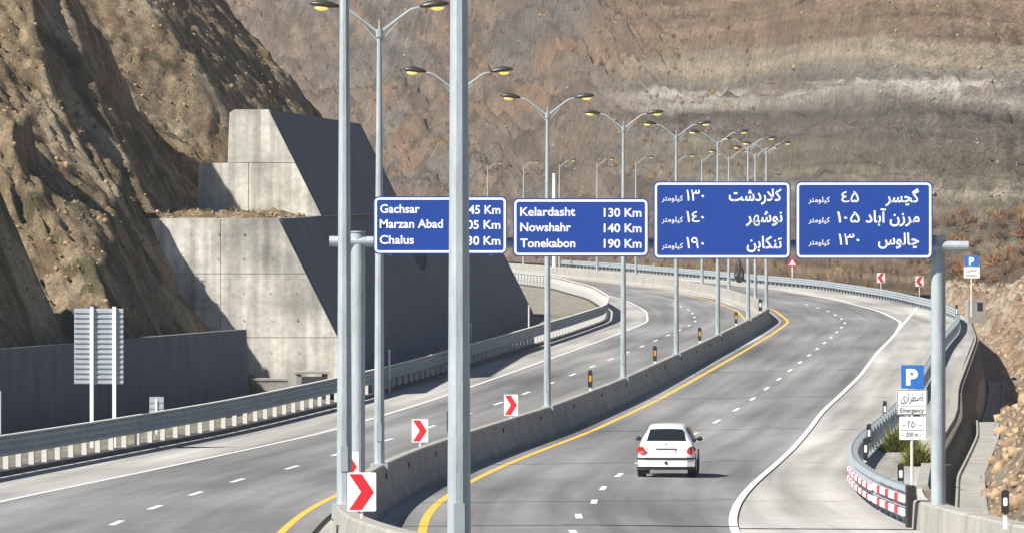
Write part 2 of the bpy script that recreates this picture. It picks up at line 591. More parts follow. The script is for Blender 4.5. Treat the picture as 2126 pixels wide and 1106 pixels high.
# concrete parapet at the near right
pp = thing('concrete_parapet', 'pale concrete parapet wall at the near right edge below the gantry column', 'parapet')
_px = lambda y: np.interp(y, [40, 95, 108, 117], [8.75, 8.55, 8.3, 8.2])
_pz = lambda y: zg(y) - .1
y = 50.0
while y < 117:
    y1 = min(y + 7.5, 117)
    obj('parapet_section', swept([(0, -.6), (.06, .50), (.10, .54), (.42, .54), (.46, .50), (.5, -2.5)], list(np.linspace(y + .015, y1 - .015, 4)), _px, _pz), M['barrier'], pp)
    y = y1

# ---------------------------------------------------------------- street lamps
def lamp_parts(root, double=True, H=10.6):
    pole = MB()
    pole.tube([(0, 0, -.2), (0, 0, 6), (0, 0, H)], [.125, .09, .052], 10)
    pole.tube([(0, 0, H), (0, 0, H + .28)], [.03, .02], 6)
    pole.box(-.2, .2, -.2, .2, -.2, .03)
    obj('pole', pole, M['galv'], root)
    obj('access_door', MB().box(-.055, .055, -.128, -.112, .55, .95), M['galv_rail'], root)
    obj('collar', MB().tube([(0, 0, H - .12), (0, 0, H + .06)], .085, 8), M['galv'], root)
    for sx in ((-1, 1) if double else (1,)):
        obj('arm', MB().tube([(0, 0, H - .04), (sx * .38, 0, H + .26), (sx * .70, 0, H + .50), (sx * .80, 0, H + .54), (sx * 1.0, 0, H + .57)], [.033, .030, .028, .027, .026], 6)
            .tube([(sx * .04, 0, H - .22), (sx * .42, 0, H + .22)], .016, 5), M['galv'], root)
        hb = MB()
        prof = [(.93, .03, .03), (1.03, .075, .065), (1.15, .11, .09), (1.30, .13, .10), (1.45, .115, .08), (1.57, .07, .045), (1.62, .02, .012)]
        n = 12
        vs, fs = [], []
        for (xx, wy, hz) in prof:
            for k in range(n):
                a = 2 * math.pi * k / n
                zz = math.sin(a) * hz * (1.25 if math.sin(a) > 0 else .55)
                vs.append((sx * xx, math.cos(a) * wy, H + .58 + .10 * (xx - .93) + zz))
        for j in range(len(prof) - 1):
            for k in range(n):
                fs.append((j * n + k, (j + 1) * n + k, (j + 1) * n + (k + 1) % n, j * n + (k + 1) % n))
        fs += [tuple(range(n)), tuple((len(prof) - 1) * n + k for k in range(n))]
        hb.add(vs, fs)
        hd = obj('lamp_head', hb, M['lamp_dark'], root, smooth=True)
        lb = MB()
        vs, fs = [], []
        for j in range(5):
            ph = math.pi / 2 * j / 4
            for k in range(10):
                a = 2 * math.pi * k / 10
                vs.append((sx * 1.34 + .17 * math.cos(a) * math.cos(ph), .10 * math.sin(a) * math.cos(ph), H + .575 - .085 * math.sin(ph)))
        for j in range(4):
            for k in range(10):
                fs.append((j * 10 + k, (j + 1) * 10 + k, (j + 1) * 10 + (k + 1) % 10, j * 10 + (k + 1) % 10))
        fs.append(tuple(range(10)))
        lb.add(vs, fs)
        obj('lens', lb, M['lamp_lens'], hd, smooth=True)
lamps = [
 (58, -.54, 'nearest lamp post, thick grey pole crossing in front of the Gachsar sign'),
 (90, None, 'second nearest lamp post, grey pole left of the gantry column by the large chevron sign'),
 (131.5, None, 'twin-armed street lamp whose pole passes behind the left edge of the Gachsar sign'),
 (166, None, 'twin-armed street lamp half hidden behind the nearest thick pole'),
 (195, None, 'twin-armed street lamp rising behind the left half of the Kelardasht sign'),
 (228, None, 'twin-armed street lamp rising behind the right half of the Kelardasht sign'),
 (262, None, 'twin-armed street lamp rising behind the left part of the first Persian sign'),
 (298, None, 'twin-armed street lamp behind the middle of the first Persian sign'),
 (333, None, 'twin-armed street lamp just before the bulge of the barrier bend'),
 (366, None, 'twin-armed street lamp at the outermost bulge of the barrier bend'),
 (400, None, 'twin-armed street lamp just past the bulge of the barrier bend'),
 (436, None, 'farthest of the twin-armed street lamps, past the barrier bend'),
]
first = None
for (ly, lx, lab) in lamps:
    x = float(xm(ly)) if lx is None else lx
    z = float(zg(ly)) + .88
    if ly == 58: z = float(zg(ly)) + .3
    if first is None:
        first = thing('street_lamp', lab, 'street lamp', (x, ly, z), heading(ly) * .4, 'twin-armed street lamps along the median')
        lamp_parts(first, True, 10.0)
    else:
        dup(first, (x, ly, z), heading(ly) * .4, lab)
singles = [(462, 'rightmost'), (487, 'second from the right'), (512, 'third from the right'), (537, 'middle one'), (562, 'third from the left'), (588, 'second from the left'), (612, 'leftmost')]
fs_ = None
for (ly, w) in singles:
    lab = 'distant single-armed street lamp, %s of the thin far row' % w
    p = (float(xm(ly)), ly, float(zg(ly)) + .88)
    if fs_ is None:
        fs_ = thing('street_lamp', lab, 'street lamp', p, 0, 'single-armed street lamps on the far bend')
        lamp_parts(fs_, False, 10.0)
    else:
        dup(fs_, p, 0, lab)

# ---------------------------------------------------------------- lettering
FORMS = {'ا': (0xFE8D, 0), 'آ': (0xFE81, 0), 'ب': (0xFE8F, 1), 'ت': (0xFE95, 1), 'چ': (0xFB7A, 1), 'د': (0xFEA9, 0), 'ر': (0xFEAD, 0), 'ز': (0xFEAF, 0),
         'س': (0xFEB1, 1), 'ش': (0xFEB5, 1), 'ض': (0xFEBD, 1), 'ط': (0xFEC1, 1), 'ک': (0xFB8E, 1), 'گ': (0xFB92, 1), 'ل': (0xFEDD, 1), 'م': (0xFEE1, 1),
         'ن': (0xFEE5, 1), 'ه': (0xFEE9, 1), 'و': (0xFEED, 0), 'ی': (0xFBFC, 1), 'L': (0xFEFB, 0)}
def shape(t):
    """join Persian letters (isolated, final, initial, medial forms) and write them right to left"""
    t = t.replace('لا', 'L')
    out = []
    for i, ch in enumerate(t):
        if ch not in FORMS:
            out.append(ch)
            continue
        base, two = FORMS[ch]
        prev = i > 0 and t[i - 1] in FORMS and FORMS[t[i - 1]][1]
        nxt = two and i + 1 < len(t) and t[i + 1] in FORMS
        out.append(chr(base + (3 if prev and nxt else 2 if nxt else 1 if prev else 0)))
    return ''.join(reversed(out))
def text_mesh(body, size, x, z, align='LEFT', width=None, bold=.012):
    c = bpy.data.curves.new('lettering', 'FONT')
    c.body = body
    c.size = size
    c.align_x = align
    c.offset = bold * size
    c.resolution_u = 4
    o = bpy.data.objects.new('t', c)
    C.objects.link(o)
    bpy.context.view_layer.update()
    me = bpy.data.meshes.new_from_object(o)
    bpy.data.objects.remove(o)
    n = len(me.vertices)
    co = np.empty(n * 3)
    me.vertices.foreach_get('co', co)
    co = co.reshape(-1, 3)
    if width and n:
        a, b = co[:, 0].min(), co[:, 0].max()
        co[:, 0] = (co[:, 0] - (a if align == 'LEFT' else b if align == 'RIGHT' else (a + b) / 2)) * width / (b - a)
    out = np.stack([co[:, 0] + x, np.zeros(n), co[:, 1] + z], -1)
    me.vertices.foreach_set('co', out.ravel())
    me.update()
    return me
def letters(parent, body, size, x, z, yoff, m, align='LEFT', width=None, bold=.012):
    me = text_mesh(body, size, x, z, align, width, bold)
    me.materials.append(m)
    o = bpy.data.objects.new('lettering', me)
    C.objects.link(o)
    o.parent = parent
    o.location = (0, yoff, 0)
    return o

def rrect(w, h, r, n=5, cx=0, cz=0):
    p = []
    for (sx, sz, a0) in ((1, 1, 0), (-1, 1, 90), (-1, -1, 180), (1, -1, 270)):
        for k in range(n + 1):
            a = math.radians(a0 + 90 * k / n)
            p.append((cx + sx * (w / 2 - r) + r * math.cos(a), cz + sz * (h / 2 - r) + r * math.sin(a)))
    return p
def frame_mb(w, h, r, t, y0, y1):
    a, b = rrect(w, h, r), rrect(w - 2 * t, h - 2 * t, max(.01, r - t))
    n = len(a)
    vs = [(x, y, z) for y in (y0, y1) for pl in (a, b) for x, z in pl]
    fs = []
    for i in range(n):
        j = (i + 1) % n
        fs += [(i, j, n + j, n + i), (2 * n + i, 2 * n + j, 3 * n + j, 3 * n + i), (i, j, 2 * n + j, 2 * n + i), (n + i, n + j, 3 * n + j, 3 * n + i)]
    return MB().add(vs, fs)

# ---------------------------------------------------------------- gantry and the four direction signs
GYY = 113.0
GS = F / GYY
def gp(px, py): return (px - 1063.0) / GS, CZ - (py - HY) / GS
g = thing('sign_gantry', 'galvanised steel gantry spanning the right carriageway, two round columns and a round beam', 'gantry')
xl, _ = gp(743, 0); xr, _ = gp(1948, 0); _, zb = gp(0, 501)
for cxx, ztop in ((xl, gp(0, 482)[1]), (xr, gp(0, 490)[1])):
    z0 = float(zg(GYY)) - (.2 if cxx < 0 else 1.0)
    c = obj('column', MB().tube([(cxx, GYY, z0), (cxx, GYY, ztop)], .145, 20), M['galv'], g, smooth=False)
    obj('column_cap', MB().tube([(cxx, GYY, ztop), (cxx, GYY, ztop + .02)], .165, 20), M['galv'], c)
    obj('base_flange', MB().tube([(cxx, GYY, z0), (cxx, GYY, z0 + .25)], .26, 16), M['galv'], c)
obj('beam', MB().tube([(gp(684, 0)[0], GYY - .05, zb), (gp(2010, 0)[0], GYY - .05, zb - .1)], .105, 16), M['galv'], g)
for px in (810, 1020, 1090, 1320, 1385, 1610, 1680, 1905):
    bx0, bz = gp(px, 501)
    obj('bracket', MB().box(bx0 - .04, bx0 + .04, GYY - .26, GYY - .16, bz - .28, bz + (1.0 if px > 1350 else .75)).tube([(bx0, GYY - .2, bz), (bx0, GYY - .05, bz)], .05, 8), M['galv'], g)
def sign(px0, px1, py0, py1, label, rows):
    x0, z1 = gp(px0, py0)
    x1, z0 = gp(px1, py1)
    w, h = x1 - x0, z1 - z0
    cx, cz = (x0 + x1) / 2, (z0 + z1) / 2
    t_ = thing('direction_sign', label, 'road sign', (cx, GYY - .27, cz), 0, 'blue distance signs on the gantry')
    obj('panel', MB().prism(rrect(w, h, .10), -.03, 0), M['blue'], t_)
    obj('border', frame_mb(w - .05, h - .05, .09, .045, -.036, -.0301), M['sign_white'], t_)
    for (body, ax_, ay_, cap, align, wd, bold) in rows:   # ax,ay: photo pixel of the text edge and its base line; cap: letter height in pixels
        lx, lz = (ax_ - 1063.0) / GS - cx, CZ - (ay_ - HY) / GS - cz
        letters(t_, body, cap / GS, lx, lz, -.034, M['sign_white'], align, wd / GS if wd else None, bold)
R, Lf = 'RIGHT', 'LEFT'
sign(776, 1053, 408, 527, 'blue sign reading Gachsar, Marzan Abad and Chalus in Latin letters, leftmost on the gantry', [
    ('Gachsar', 790, 442, 25, Lf, 82, .02), ('Marzan Abad', 789, 473, 25, Lf, 131, .02), ('Chalus', 789, 506, 25, Lf, 71, .02),
    ('45 Km', 1039, 444, 25, R, 66, .02), ('105 Km', 1039, 475, 25, R, 78, .02), ('130 Km', 1039, 508, 25, R, 78, .02)])
sign(1065, 1346, 412, 532, 'blue sign reading Kelardasht, Nowshahr and Tonekabon in Latin letters', [
    ('Kelardasht', 1080, 448, 25, Lf, 114, .02), ('Nowshahr', 1080, 480, 25, Lf, 105, .02), ('Tonekabon', 1080, 513, 25, Lf, 114, .02),
    ('130 Km', 1331, 450, 25, R, 78, .02), ('140 Km', 1331, 482, 25, R, 78, .02), ('190 Km', 1331, 514, 25, R, 78, .02)])
km = shape('کیلومتر')
def prow(name, num, y, x_name, x_num, x_km, wn_, wnum, dy=0):
    return [(shape(name), x_name, y, 34, R, wn_, .02), (num, x_num, y + dy, 33, R, wnum, .006), (km, x_km, y, 15, R, 44, .01)]
sign(1356, 1640, 377, 537, 'blue Persian sign listing 130, 140 and 190 kilometres, third panel from the left',
    prow('کلاردشت', '۱۳۰', 417, 1621, 1461, 1417, 109, 37) + prow('نوشهر', '۱٤۰', 461, 1623, 1461, 1417, 76, 37) + prow('تنکابن', '۱۹۰', 515, 1622, 1461, 1417, 73, 37))
sign(1650, 1934, 377, 537, 'blue Persian sign listing 45, 105 and 130 kilometres, rightmost by the gantry column',
    prow('گچسر', '٤۵', 420, 1906, 1781, 1721, 70, 36) + prow('مرزن آباد', '۱۰۵', 462, 1907, 1783, 1721, 112, 47) + prow('چالوس', '۱۳۰', 508, 1906, 1783, 1721, 85, 44))

# ---------------------------------------------------------------- chevrons, delineators, small signs
def chevron(loc, w, h, post, flip, label, rotz=0, proud=None):
    t_ = thing('chevron_sign', label, 'chevron sign', loc, rotz, 'red and white chevron signs')
    obj('post', MB().tube([(0, .03, -.05), (0, .03, post + h * .8)], .025, 8), M['white'], t_)
    obj('plate', MB().prism(rrect(w, h, .02, 2, 0, post + h / 2), -.012, 0), M['white'], t_)
    s = -1 if flip else 1
    zz = post + h / 2
    a = [(-.44 * w, .46 * h), (-.0 * w, .46 * h), (.42 * w, 0), (0.0 * w, -.46 * h), (-.44 * w, -.46 * h), (-.02 * w, 0)]
    mb = MB().add([(s * x, -.016, zz + z) for x, z in a], [(0, 1, 2, 5), (5, 2, 3, 4)])
    obj('arrow', mb, M['red'], t_)
    return t_
def on_bar(px, Y): return ((px - 1063.0) * Y / F, Y, float(zg(Y)) + .88)
chevron(on_bar(751, 76), .385, .52, .10, False, 'large red right-pointing chevron on the barrier end beside the nearest poles')
chevron(on_bar(722, 104), .40, .55, .18, False, 'red chevron mostly hidden behind the large chevron and the left pole')
chevron(on_bar(872, 153), .44, .62, .11, False, 'red right-pointing chevron on the barrier left of the thickest pole', -.03)
chevron(on_bar(1061, 182.5), .45, .68, .10, False, 'red right-pointing chevron on the barrier right of the thickest pole', -.03)
for px, Y, lab in ((1829, 446, 'small far left-pointing chevron on the outer bend, away from the gantry column'), (1909, 428, 'small far left-pointing chevron just left of the gantry column')):
    p = ((px - 1063.) * Y / F, Y, float(zg(Y)))
    chevron(p, .66, .78, 1.25, True, lab, .2)

def delineator(loc, h, w, cols, label, group, foot=.12):
    t_ = thing('delineator_post', label, 'delineator', loc, 0, group)
    obj('post', MB().box(-w / 4, w / 4, -.015, .015, -.05, foot + .05), M['white'], t_)
    obj('body', MB().prism(rrect(w, h - foot, w * .4, 3, 0, foot + (h - foot) / 2), -.03, .03), M['black'], t_)
    obj('reflector', MB().prism(rrect(w * .55, (h - foot) * .34, .02, 2, 0, foot + (h - foot) * .52), -.038, -.0301), cols, t_)
G1 = 'amber reflector posts on the median barrier'
for px, Y, lab in ((933, 163, 'amber reflector post on the barrier just left of the thickest pole'), (968, 169, 'amber reflector post half hidden by the right edge of the thickest pole'),
                   (1228, 212, 'amber reflector post between the third and fourth lamp of the median'), (1355, 247, 'amber reflector post second past the Kelardasht sign lamps'),
                   (1451, 281, 'amber reflector post near the foot of the bend'), (1527, 318, 'farthest amber reflector post before the bend')):
    p = on_bar(px, Y)
    p = (float(xm(Y)), Y, p[2]) if px != 968 else p
    delineator(p, .78, .17, M['amber'], lab, G1)
delineator((float(xm(352)), 352, float(zg(352)) + .88), .85, .22, M['white'], 'black and white post at the tip of the barrier bend', 'black and white posts', .1)
G2 = 'black and white posts'
for px, Y, dz, hh, lab in ((1870, 128, .62, .5, 'black and white post where the striped boards meet the parapet'),
                           (1797, 160, .45, .62, 'black and white post at the widest point of the right guardrail'),
                           (1804, 176, .45, .60, 'black and white post second behind the striped boards'),
                           (1837, 200, .45, .60, 'black and white post left of the emergency parking sign'),
                           (1986, 352, .5, .9, 'far black and white post right of the gantry column')):
    x = (px - 1063.) * Y / F
    delineator((x, Y, float(zr(11, Y)) + dz), hh, .14, M['white'], lab, G2, .0)
delineator((8.46, 97.5, float(zg(97.5)) + .40), .62, .13, M['white'], 'black and white post on a white stub at the lower right corner', G2, .2)

# emergency parking sign
Y = 146.0
s_ = F / Y
p = thing('parking_sign', 'near blue P parking sign with two white Emergency 250 m plates beside the gantry column', 'parking sign', ((1893.5 - 1063) / s_, Y, float(zg(Y)) - .15))
zz = lambda py: CZ - (py - HY) / s_ - p.location.z
obj('post', MB().tube([(0, .03, -.2), (0, .03, zz(770))], .035, 10), M['white'], p)
def plate(par, px0, px1, py0, py1, m, nm, edge=None, cx=1893.5, zf=None, sc=None):
    zf = zf or zz; sc = sc or s_
    w, h = (px1 - px0) / sc, zf(py0) - zf(py1)
    o = obj(nm, MB().prism(rrect(w, h, .03, 3, ((px0 + px1) / 2 - cx) / sc, (zf(py0) + zf(py1)) / 2), -.012, 0), m, par)
    if edge:
        fm = frame_mb(w - .02, h - .02, .025, .016, -.015, -.0121)
        fm.v = [(x + ((px0 + px1) / 2 - cx) / sc, y, z + (zf(py0) + zf(py1)) / 2) for x, y, z in fm.v]
        obj('plate_border', fm, edge, o)
    return o
a = plate(p, 1871, 1918, 757, 806, M['blue2'], 'symbol_plate')
letters(a, 'P', 44 / s_, 0, zz(797), -.016, M['white'], 'CENTER', 25 / s_, .05)
a = plate(p, 1862, 1925, 808, 860, M['white'], 'text_plate', M['grey_letters'])
letters(a, shape('اضطراری'), 25 / s_, 0, zz(832), -.016, M['grey_letters'], 'CENTER', 46 / s_, .01)
letters(a, 'Emergency', 13 / s_, 0, zz(855), -.016, M['grey_letters'], 'CENTER', 50 / s_, .02)
obj('divider', MB().box(-.36, .36, -.015, -.0121, zz(842), zz(841)), M['grey_letters'], a)
a = plate(p, 1867, 1922, 864, 912, M['white'], 'text_plate')
letters(a, '- ۲۵۰ -', 20 / s_, 0, zz(886), -.016, M['grey_letters'], 'CENTER', 38 / s_, .01)
letters(a, '- 250 m -', 12 / s_, 0, zz(905), -.016, M['grey_letters'], 'CENTER', 38 / s_, .02)
obj('divider', MB().box(-.31, .31, -.015, -.0121, zz(893), zz(892)), M['grey_letters'], a)
# far parking sign
Y = 335.0
s2 = F / Y
p2 = thing('parking_sign', 'far small blue P parking sign over a white plate on the rocky mound', 'parking sign', ((2017 - 1063) / s2, Y, 1.6))
z2 = lambda py: CZ - (py - HY) / s2 - 1.6
obj('post', MB().tube([(0, .04, -.6), (0, .04, z2(540))], .05, 8), M['post_white'], p2)
a = plate(p2, 2003, 2032, 530, 553, M['blue2'], 'symbol_plate', None, 2017, z2, s2)
letters(a, 'P', 22 / s2, 0, z2(550), -.018, M['white'], 'CENTER', 11 / s2, .05)
a = plate(p2, 2001, 2034, 554, 577, M['white'], 'text_plate', None, 2017, z2, s2)
letters(a, shape('اضطراری'), 9 / s2, 0, z2(563), -.018, M['grey_letters'], 'CENTER', 20 / s2, .01)
letters(a, 'Emergency', 5.5 / s2, 0, z2(573), -.018, M['grey_letters'], 'CENTER', 22 / s2, .01)

# warning triangle and small round sign on the far verge
Y = 505.0
s3 = F / Y
w = thing('warning_sign', 'small red-edged triangular warning sign on a white post beyond the outer guardrail', 'road sign', ((1645 - 1063) / s3, Y, 0))
obj('post', MB().tube([(0, .04, 0), (0, .04, 2.2)], .05, 8), M['white'], w)
pl = obj('plate', MB().prism([(-.5, 1.75), (.5, 1.75), (0, 2.6)], -.02, 0), M['red'], w)
obj('face', MB().add([(-.3, -.024, 1.86), (.3, -.024, 1.86), (0, -.024, 2.36)], [(0, 1, 2)]), M['white'], pl)
Y = 640.0
w = thing('round_sign', 'tiny round red-edged sign beneath the Kelardasht sign on the far bend', 'road sign', ((1209 - 1063) * Y / F, Y, 0))
obj('post', MB().tube([(0, .04, 0), (0, .04, 1.4)], .05, 8), M['post_white'], w)
d1 = obj('disc', MB().tube([(0, 0, 1.35), (0, -.02, 1.35)], .45, 16), M['red'], w)
obj('face', MB().tube([(0, -.021, 1.35), (0, -.03, 1.35)], .3, 16), M['white'], d1)

# two signs seen from behind on the left verge
Y = 180.0
s4 = F / Y
sb = thing('road_sign', 'large sign seen from behind, ribbed metal panel on two white posts behind the left guardrail', 'road sign', ((205 - 1063) / s4, Y, float(zg(Y))), -.05)
zz4 = lambda py: CZ - (py - HY) / s4 - sb.location.z
obj('panel', MB().box(-.78, .78, .02, .04, zz4(797), zz4(640)), M['tin'], sb)
n = 15
for k in range(n):
    z0 = zz4(797) + (zz4(640) - zz4(797)) * k / n
    obj('panel_rib', MB().box(-.78, .78, -.02, .019, z0 + .03, z0 + .115), M['tin'], sb)
for px in (191, 238):
    xx = (px - 205) / s4
    obj('post', MB().box(xx - .055, xx + .055, -.12, -.021, -.4, zz4(636)), M['white'], sb)
Y = 190.0
s5 = F / Y
sb2 = thing('road_sign', 'small square sign seen from behind on a short post above the left guardrail', 'road sign', ((325 - 1063) / s5, Y, float(zg(Y))), -.05)
z5 = lambda py: CZ - (py - HY) / s5 - sb2.location.z
obj('panel', MB().box(-.24, .24, 0, .02, z5(863), z5(823)), M['tin'], sb2)
obj('post', MB().box(-.03, .03, -.05, -.001, -.2, z5(828)), M['white'], sb2)
for k in range(3):
    z0 = z5(860) + .2 * k
    obj('panel_rib', MB().box(-.24, .24, -.015, -.001, z0, z0 + .06), M['tin'], sb2)
Y = 158.0
sb3 = thing('road_sign', 'narrow grey sign back cut by the left edge of the picture', 'road sign', ((-4 - 1063) * Y / F, Y, float(zg(Y))), -.05)
obj('panel', MB().box(-.08, .08, 0, .02, 1.1, 2.3), M['tin'], sb3)
obj('post', MB().box(-.03, .03, .021, .06, -.2, 2.2), M['white'], sb3)

# thin marker poles behind the left guardrail
for px, Y, lab in ((808, 236, 'thin pale marker pole behind the guardrail beside the Gachsar lamp'), (978, 285, 'thin pale marker pole behind the guardrail right of the thickest pole'), (1098, 330, 'thin pale marker pole behind the guardrail at the end of the dark wall')):
    t_ = thing('marker_pole', lab, 'marker pole', ((px - 1063.) * Y / F, Y, 0), 0, 'thin marker poles behind the left guardrail')
    obj('pole', MB().tube([(0, 0, -.2), (0, 0, 1.75)], .045, 6), M['post_white'], t_)
    obj('cap', MB().tube([(0, 0, 1.75), (0, 0, 1.80)], .06, 6), M['post_white'], t_)

# utility masts
for px, Y, hh, lab in ((1151, 628, 10.3, 'thick white mast behind the Kelardasht sign carrying overhead wires'), (1541, 565, 11.6, 'thick white mast behind the first Persian sign')):
    x = (px - 1063.) * Y / F
    t_ = thing('utility_mast', lab, 'mast', (x, Y, 0), 0)
    obj('mast', MB().tube([(0, 0, -.3), (0, 0, hh)], [.25, .2], 10), M['white'], t_)
    obj('cap', MB().tube([(0, 0, hh), (0, 0, hh + .1)], .25, 10), M['white'], t_)
def wire(p0, p1, sag, lab):
    pts = [tuple(p0[i] + (p1[i] - p0[i]) * k / 12 - (sag * 4 * (k / 12) * (1 - k / 12) if i == 2 else 0) for i in range(3)) for k in range(13)]
    tag(obj('overhead_wire', MB().tube(pts, .025, 4), M['galv']), lab, 'wire', 'overhead wires')
mx = (1151 - 1063.) * 628 / F
wire((mx, 628, 10.1), (mx - 7, 560, 6.9), .2, 'thin overhead wire running down left from the white mast')
wire((mx, 628, 10.1), (mx + 11, 640, 8.0), .3, 'thin overhead wire running down right from the white mast')

# ---------------------------------------------------------------- retaining walls on the left
def panel_wall(root, corners_fn, nu, nv, thick, m, gap=.012):
    """corners_fn(s, t) -> point; panels set in an nu x nv grid with recessed joints"""
    for i in range(nu):
        for j in range(nv):
            s0, s1, t0, t1 = i / nu, (i + 1) / nu, j / nv, (j + 1) / nv
            P = [Vector(corners_fn(a, b)) for a, b in ((s0, t0), (s1, t0), (s1, t1), (s0, t1))]
            nrm = (P[1] - P[0]).cross(P[3] - P[0]).normalized()
            c = sum(P, Vector()) / 4
            P = [c + (q - c) * 1.0 - (q - c).normalized() * gap for q in P]
            d = nrm * (thick + random.uniform(-.006, .012))
            vs = [q for q in P] + [q + d for q in P]
            obj('concrete_panel', MB().add(vs, [(0, 3, 2, 1), (4, 5, 6, 7), (0, 1, 5, 4), (1, 2, 6, 5), (2, 3, 7, 6), (3, 0, 4, 7)]), m, root)
def battered_block(root, ya, yb, toe, z0, z1, xback, slope=2.0, dirx=.05):
    """solid block: battered road face, vertical end facing the camera"""
    def fx(y, z): return toe + dirx * (y - ya) - (z - z0) / slope
    vs = [(xback, ya, z0), (fx(ya, z0), ya, z0), (fx(ya, z1), ya, z1), (xback, ya, z1),
          (xback + dirx * (yb - ya), yb, z0), (fx(yb, z0), yb, z0), (fx(yb, z1), yb, z1), (xback + dirx * (yb - ya), yb, z1)]
    return MB().add(vs, [(0, 1, 2, 3), (4, 7, 6, 5), (1, 5, 6, 2), (3, 2, 6, 7), (0, 3, 7, 4), (0, 4, 5, 1)]), fx
M['concrete_shaded'] = mat('shaded_face_concrete', srgb(116, 120, 126, .72), .9, var=.18, scale=.7, bump=.5, bscale=6, spec=.2, stretch=(1.3, 1.3, .5))  # darkened copy of the concrete, shade of the road faces put into its colour
def wtop(y): return np.interp(y, [0, 302, 380], [7.25, 7.25, 4.2])
w1 = thing('retaining_wall', 'large lower concrete retaining wall, lit end face and long shaded battered road face', 'retaining wall')
_, f1 = battered_block(w1, 232, 380, -5.75, -.3, 7.25, -19.5)
vs = []
for yy in (232, 302, 380):
    zt_ = float(wtop(yy))
    vs += [(-19.5, yy, -.3), (f1(yy, -.3), yy, -.3), (f1(yy, zt_), yy, zt_), (-19.5, yy, zt_)]
fs = [(0, 3, 2, 1), (8, 9, 10, 11)] + [(4 * j + k, 4 * j + (k + 1) % 4, 4 * j + 4 + (k + 1) % 4, 4 * j + 4 + k) for j in range(2) for k in range(4)]
obj('core', MB().add(vs, fs), M['concrete'], w1)
# lit end face, lifts and bays
zl = [-.25, 2.4, 5.0, 7.25]
xs = [-19.5, -16.9, -14.3, -11.9]
for j in range(3):
    za, zb_ = zl[j] + .012, zl[j + 1] - .012
    for i in range(4):
        xa = xs[i] + .012
        if i < 3:
            q = [(xa, za), (xs[i + 1] - .012, za), (xs[i + 1] - .012, zb_), (xa, zb_)]
        else:
            q = [(xa, za), (float(f1(232, za)) - .02, za), (float(f1(232, zb_)) - .02, zb_), (xa, zb_)]
        e = random.uniform(0, .03)
        obj('concrete_panel', MB().prism(q, 231.93 - e, 231.998), M['concrete'], w1)
panel_wall(w1, lambda s, t: (f1(232.1 + 147.8 * s, -.25 + (float(wtop(232.1 + 147.8 * s)) + .2) * t), 232.1 + 147.8 * s, -.25 + (float(wtop(232.1 + 147.8 * s)) + .2) * t), 16, 2, .05, M['concrete_shaded'])
mb = MB()
for zz0 in (.9, 1.8, 3.1, 4.2, 5.6, 6.6):
    for k in range(9):
        xx = -16.3 + 1.08 * k + random.uniform(-.06, .06)
        if xx < float(f1(232, zz0)) - .4 and random.random() < .55:
            mb.tube([(xx, 231.90, zz0), (xx, 231.891, zz0)], random.uniform(.02, .04), 6)
tag(obj('tie_holes', mb, M['dark_fill'], w1), kind='stuff')
w2 = thing('retaining_wall', 'upper set-back concrete retaining wall standing on the terrace of the lower one', 'retaining wall')
mb, f2 = battered_block(w2, 250, 302, -8.35, 7.25, 11.95, -12.2)
obj('core', mb, M['concrete'], w2)
for (q) in ([(-13.85, 7.27), (-11.6, 7.27), (-11.6, 9.6), (-13.75, 9.6)], [(-11.576, 7.27), (float(f2(250, 7.27)) - .02, 7.27), (float(f2(250, 9.6)) - .02, 9.6), (-11.576, 9.6)],
            [(-12.5, 9.624), (float(f2(250, 9.624)) - .02, 9.624), (float(f2(250, 11.95)) - .02, 11.95), (-12.2, 11.95), (-12.42, 11.8)]):
    obj('concrete_panel', MB().prism(q, 249.9 - random.uniform(0, .03), 249.998), M['concrete'], w2)
panel_wall(w2, lambda s, t: (f2(250.1 + 51.8 * s, 7.27 + 4.66 * t), 250.1 + 51.8 * s, 7.27 + 4.66 * t), 6, 2, .05, M['concrete_shaded'])
# pipe outlet on the dark face
yy = 297.0
zc = CZ - (543 - HY) * yy / F
xc = float(f1(yy, zc))
pipe = thing('drain_pipe', 'round pale drain outlet sticking out of the dark wall under the Gachsar sign', 'drain pipe')
pb = MB().tube([(xc - .1, yy, zc), (xc + .35, yy - .25, zc + .02)], .42, 16, caps=False)
obj('pipe', pb, M['barrier'], pipe)
obj('pipe_mouth', MB().tube([(xc + .30, yy - .22, zc + .018), (xc + .31, yy - .226, zc + .018)], .33, 16), M['black'], pipe)

# low dark wall
w3 = thing('retaining_wall', 'low near-vertical concrete retaining wall in shade behind the sign back at lower left', 'retaining wall')
def lwx(y): return np.interp(y, [150, 190, 227], [-24.0, -17.1, -10.6])
def lwt(y): return np.interp(y, [150, 190, 227], [3.6, 3.08, 2.85])
y = 155.0
while y < 226.9:
    y1 = min(y + 6.0, 227.0)
    vs, fs = [], []
    for yy in (y + .015, y1 - .015):
        x, zt = float(lwx(yy)), float(lwt(yy))
        vs += [(x + .12, yy, float(zg(yy)) - .3), (x, yy, zt), (x - .45, yy, zt), (x - .45, yy, float(zg(yy)) - .3)]
    fs = [(0, 1, 5, 4), (1, 2, 6, 5), (2, 3, 7, 6), (0, 4, 7, 3), (0, 3, 2, 1), (4, 5, 6, 7)]
    obj('concrete_panel', MB().add(vs, fs), M['concrete_shaded'], w3)
    y = y1
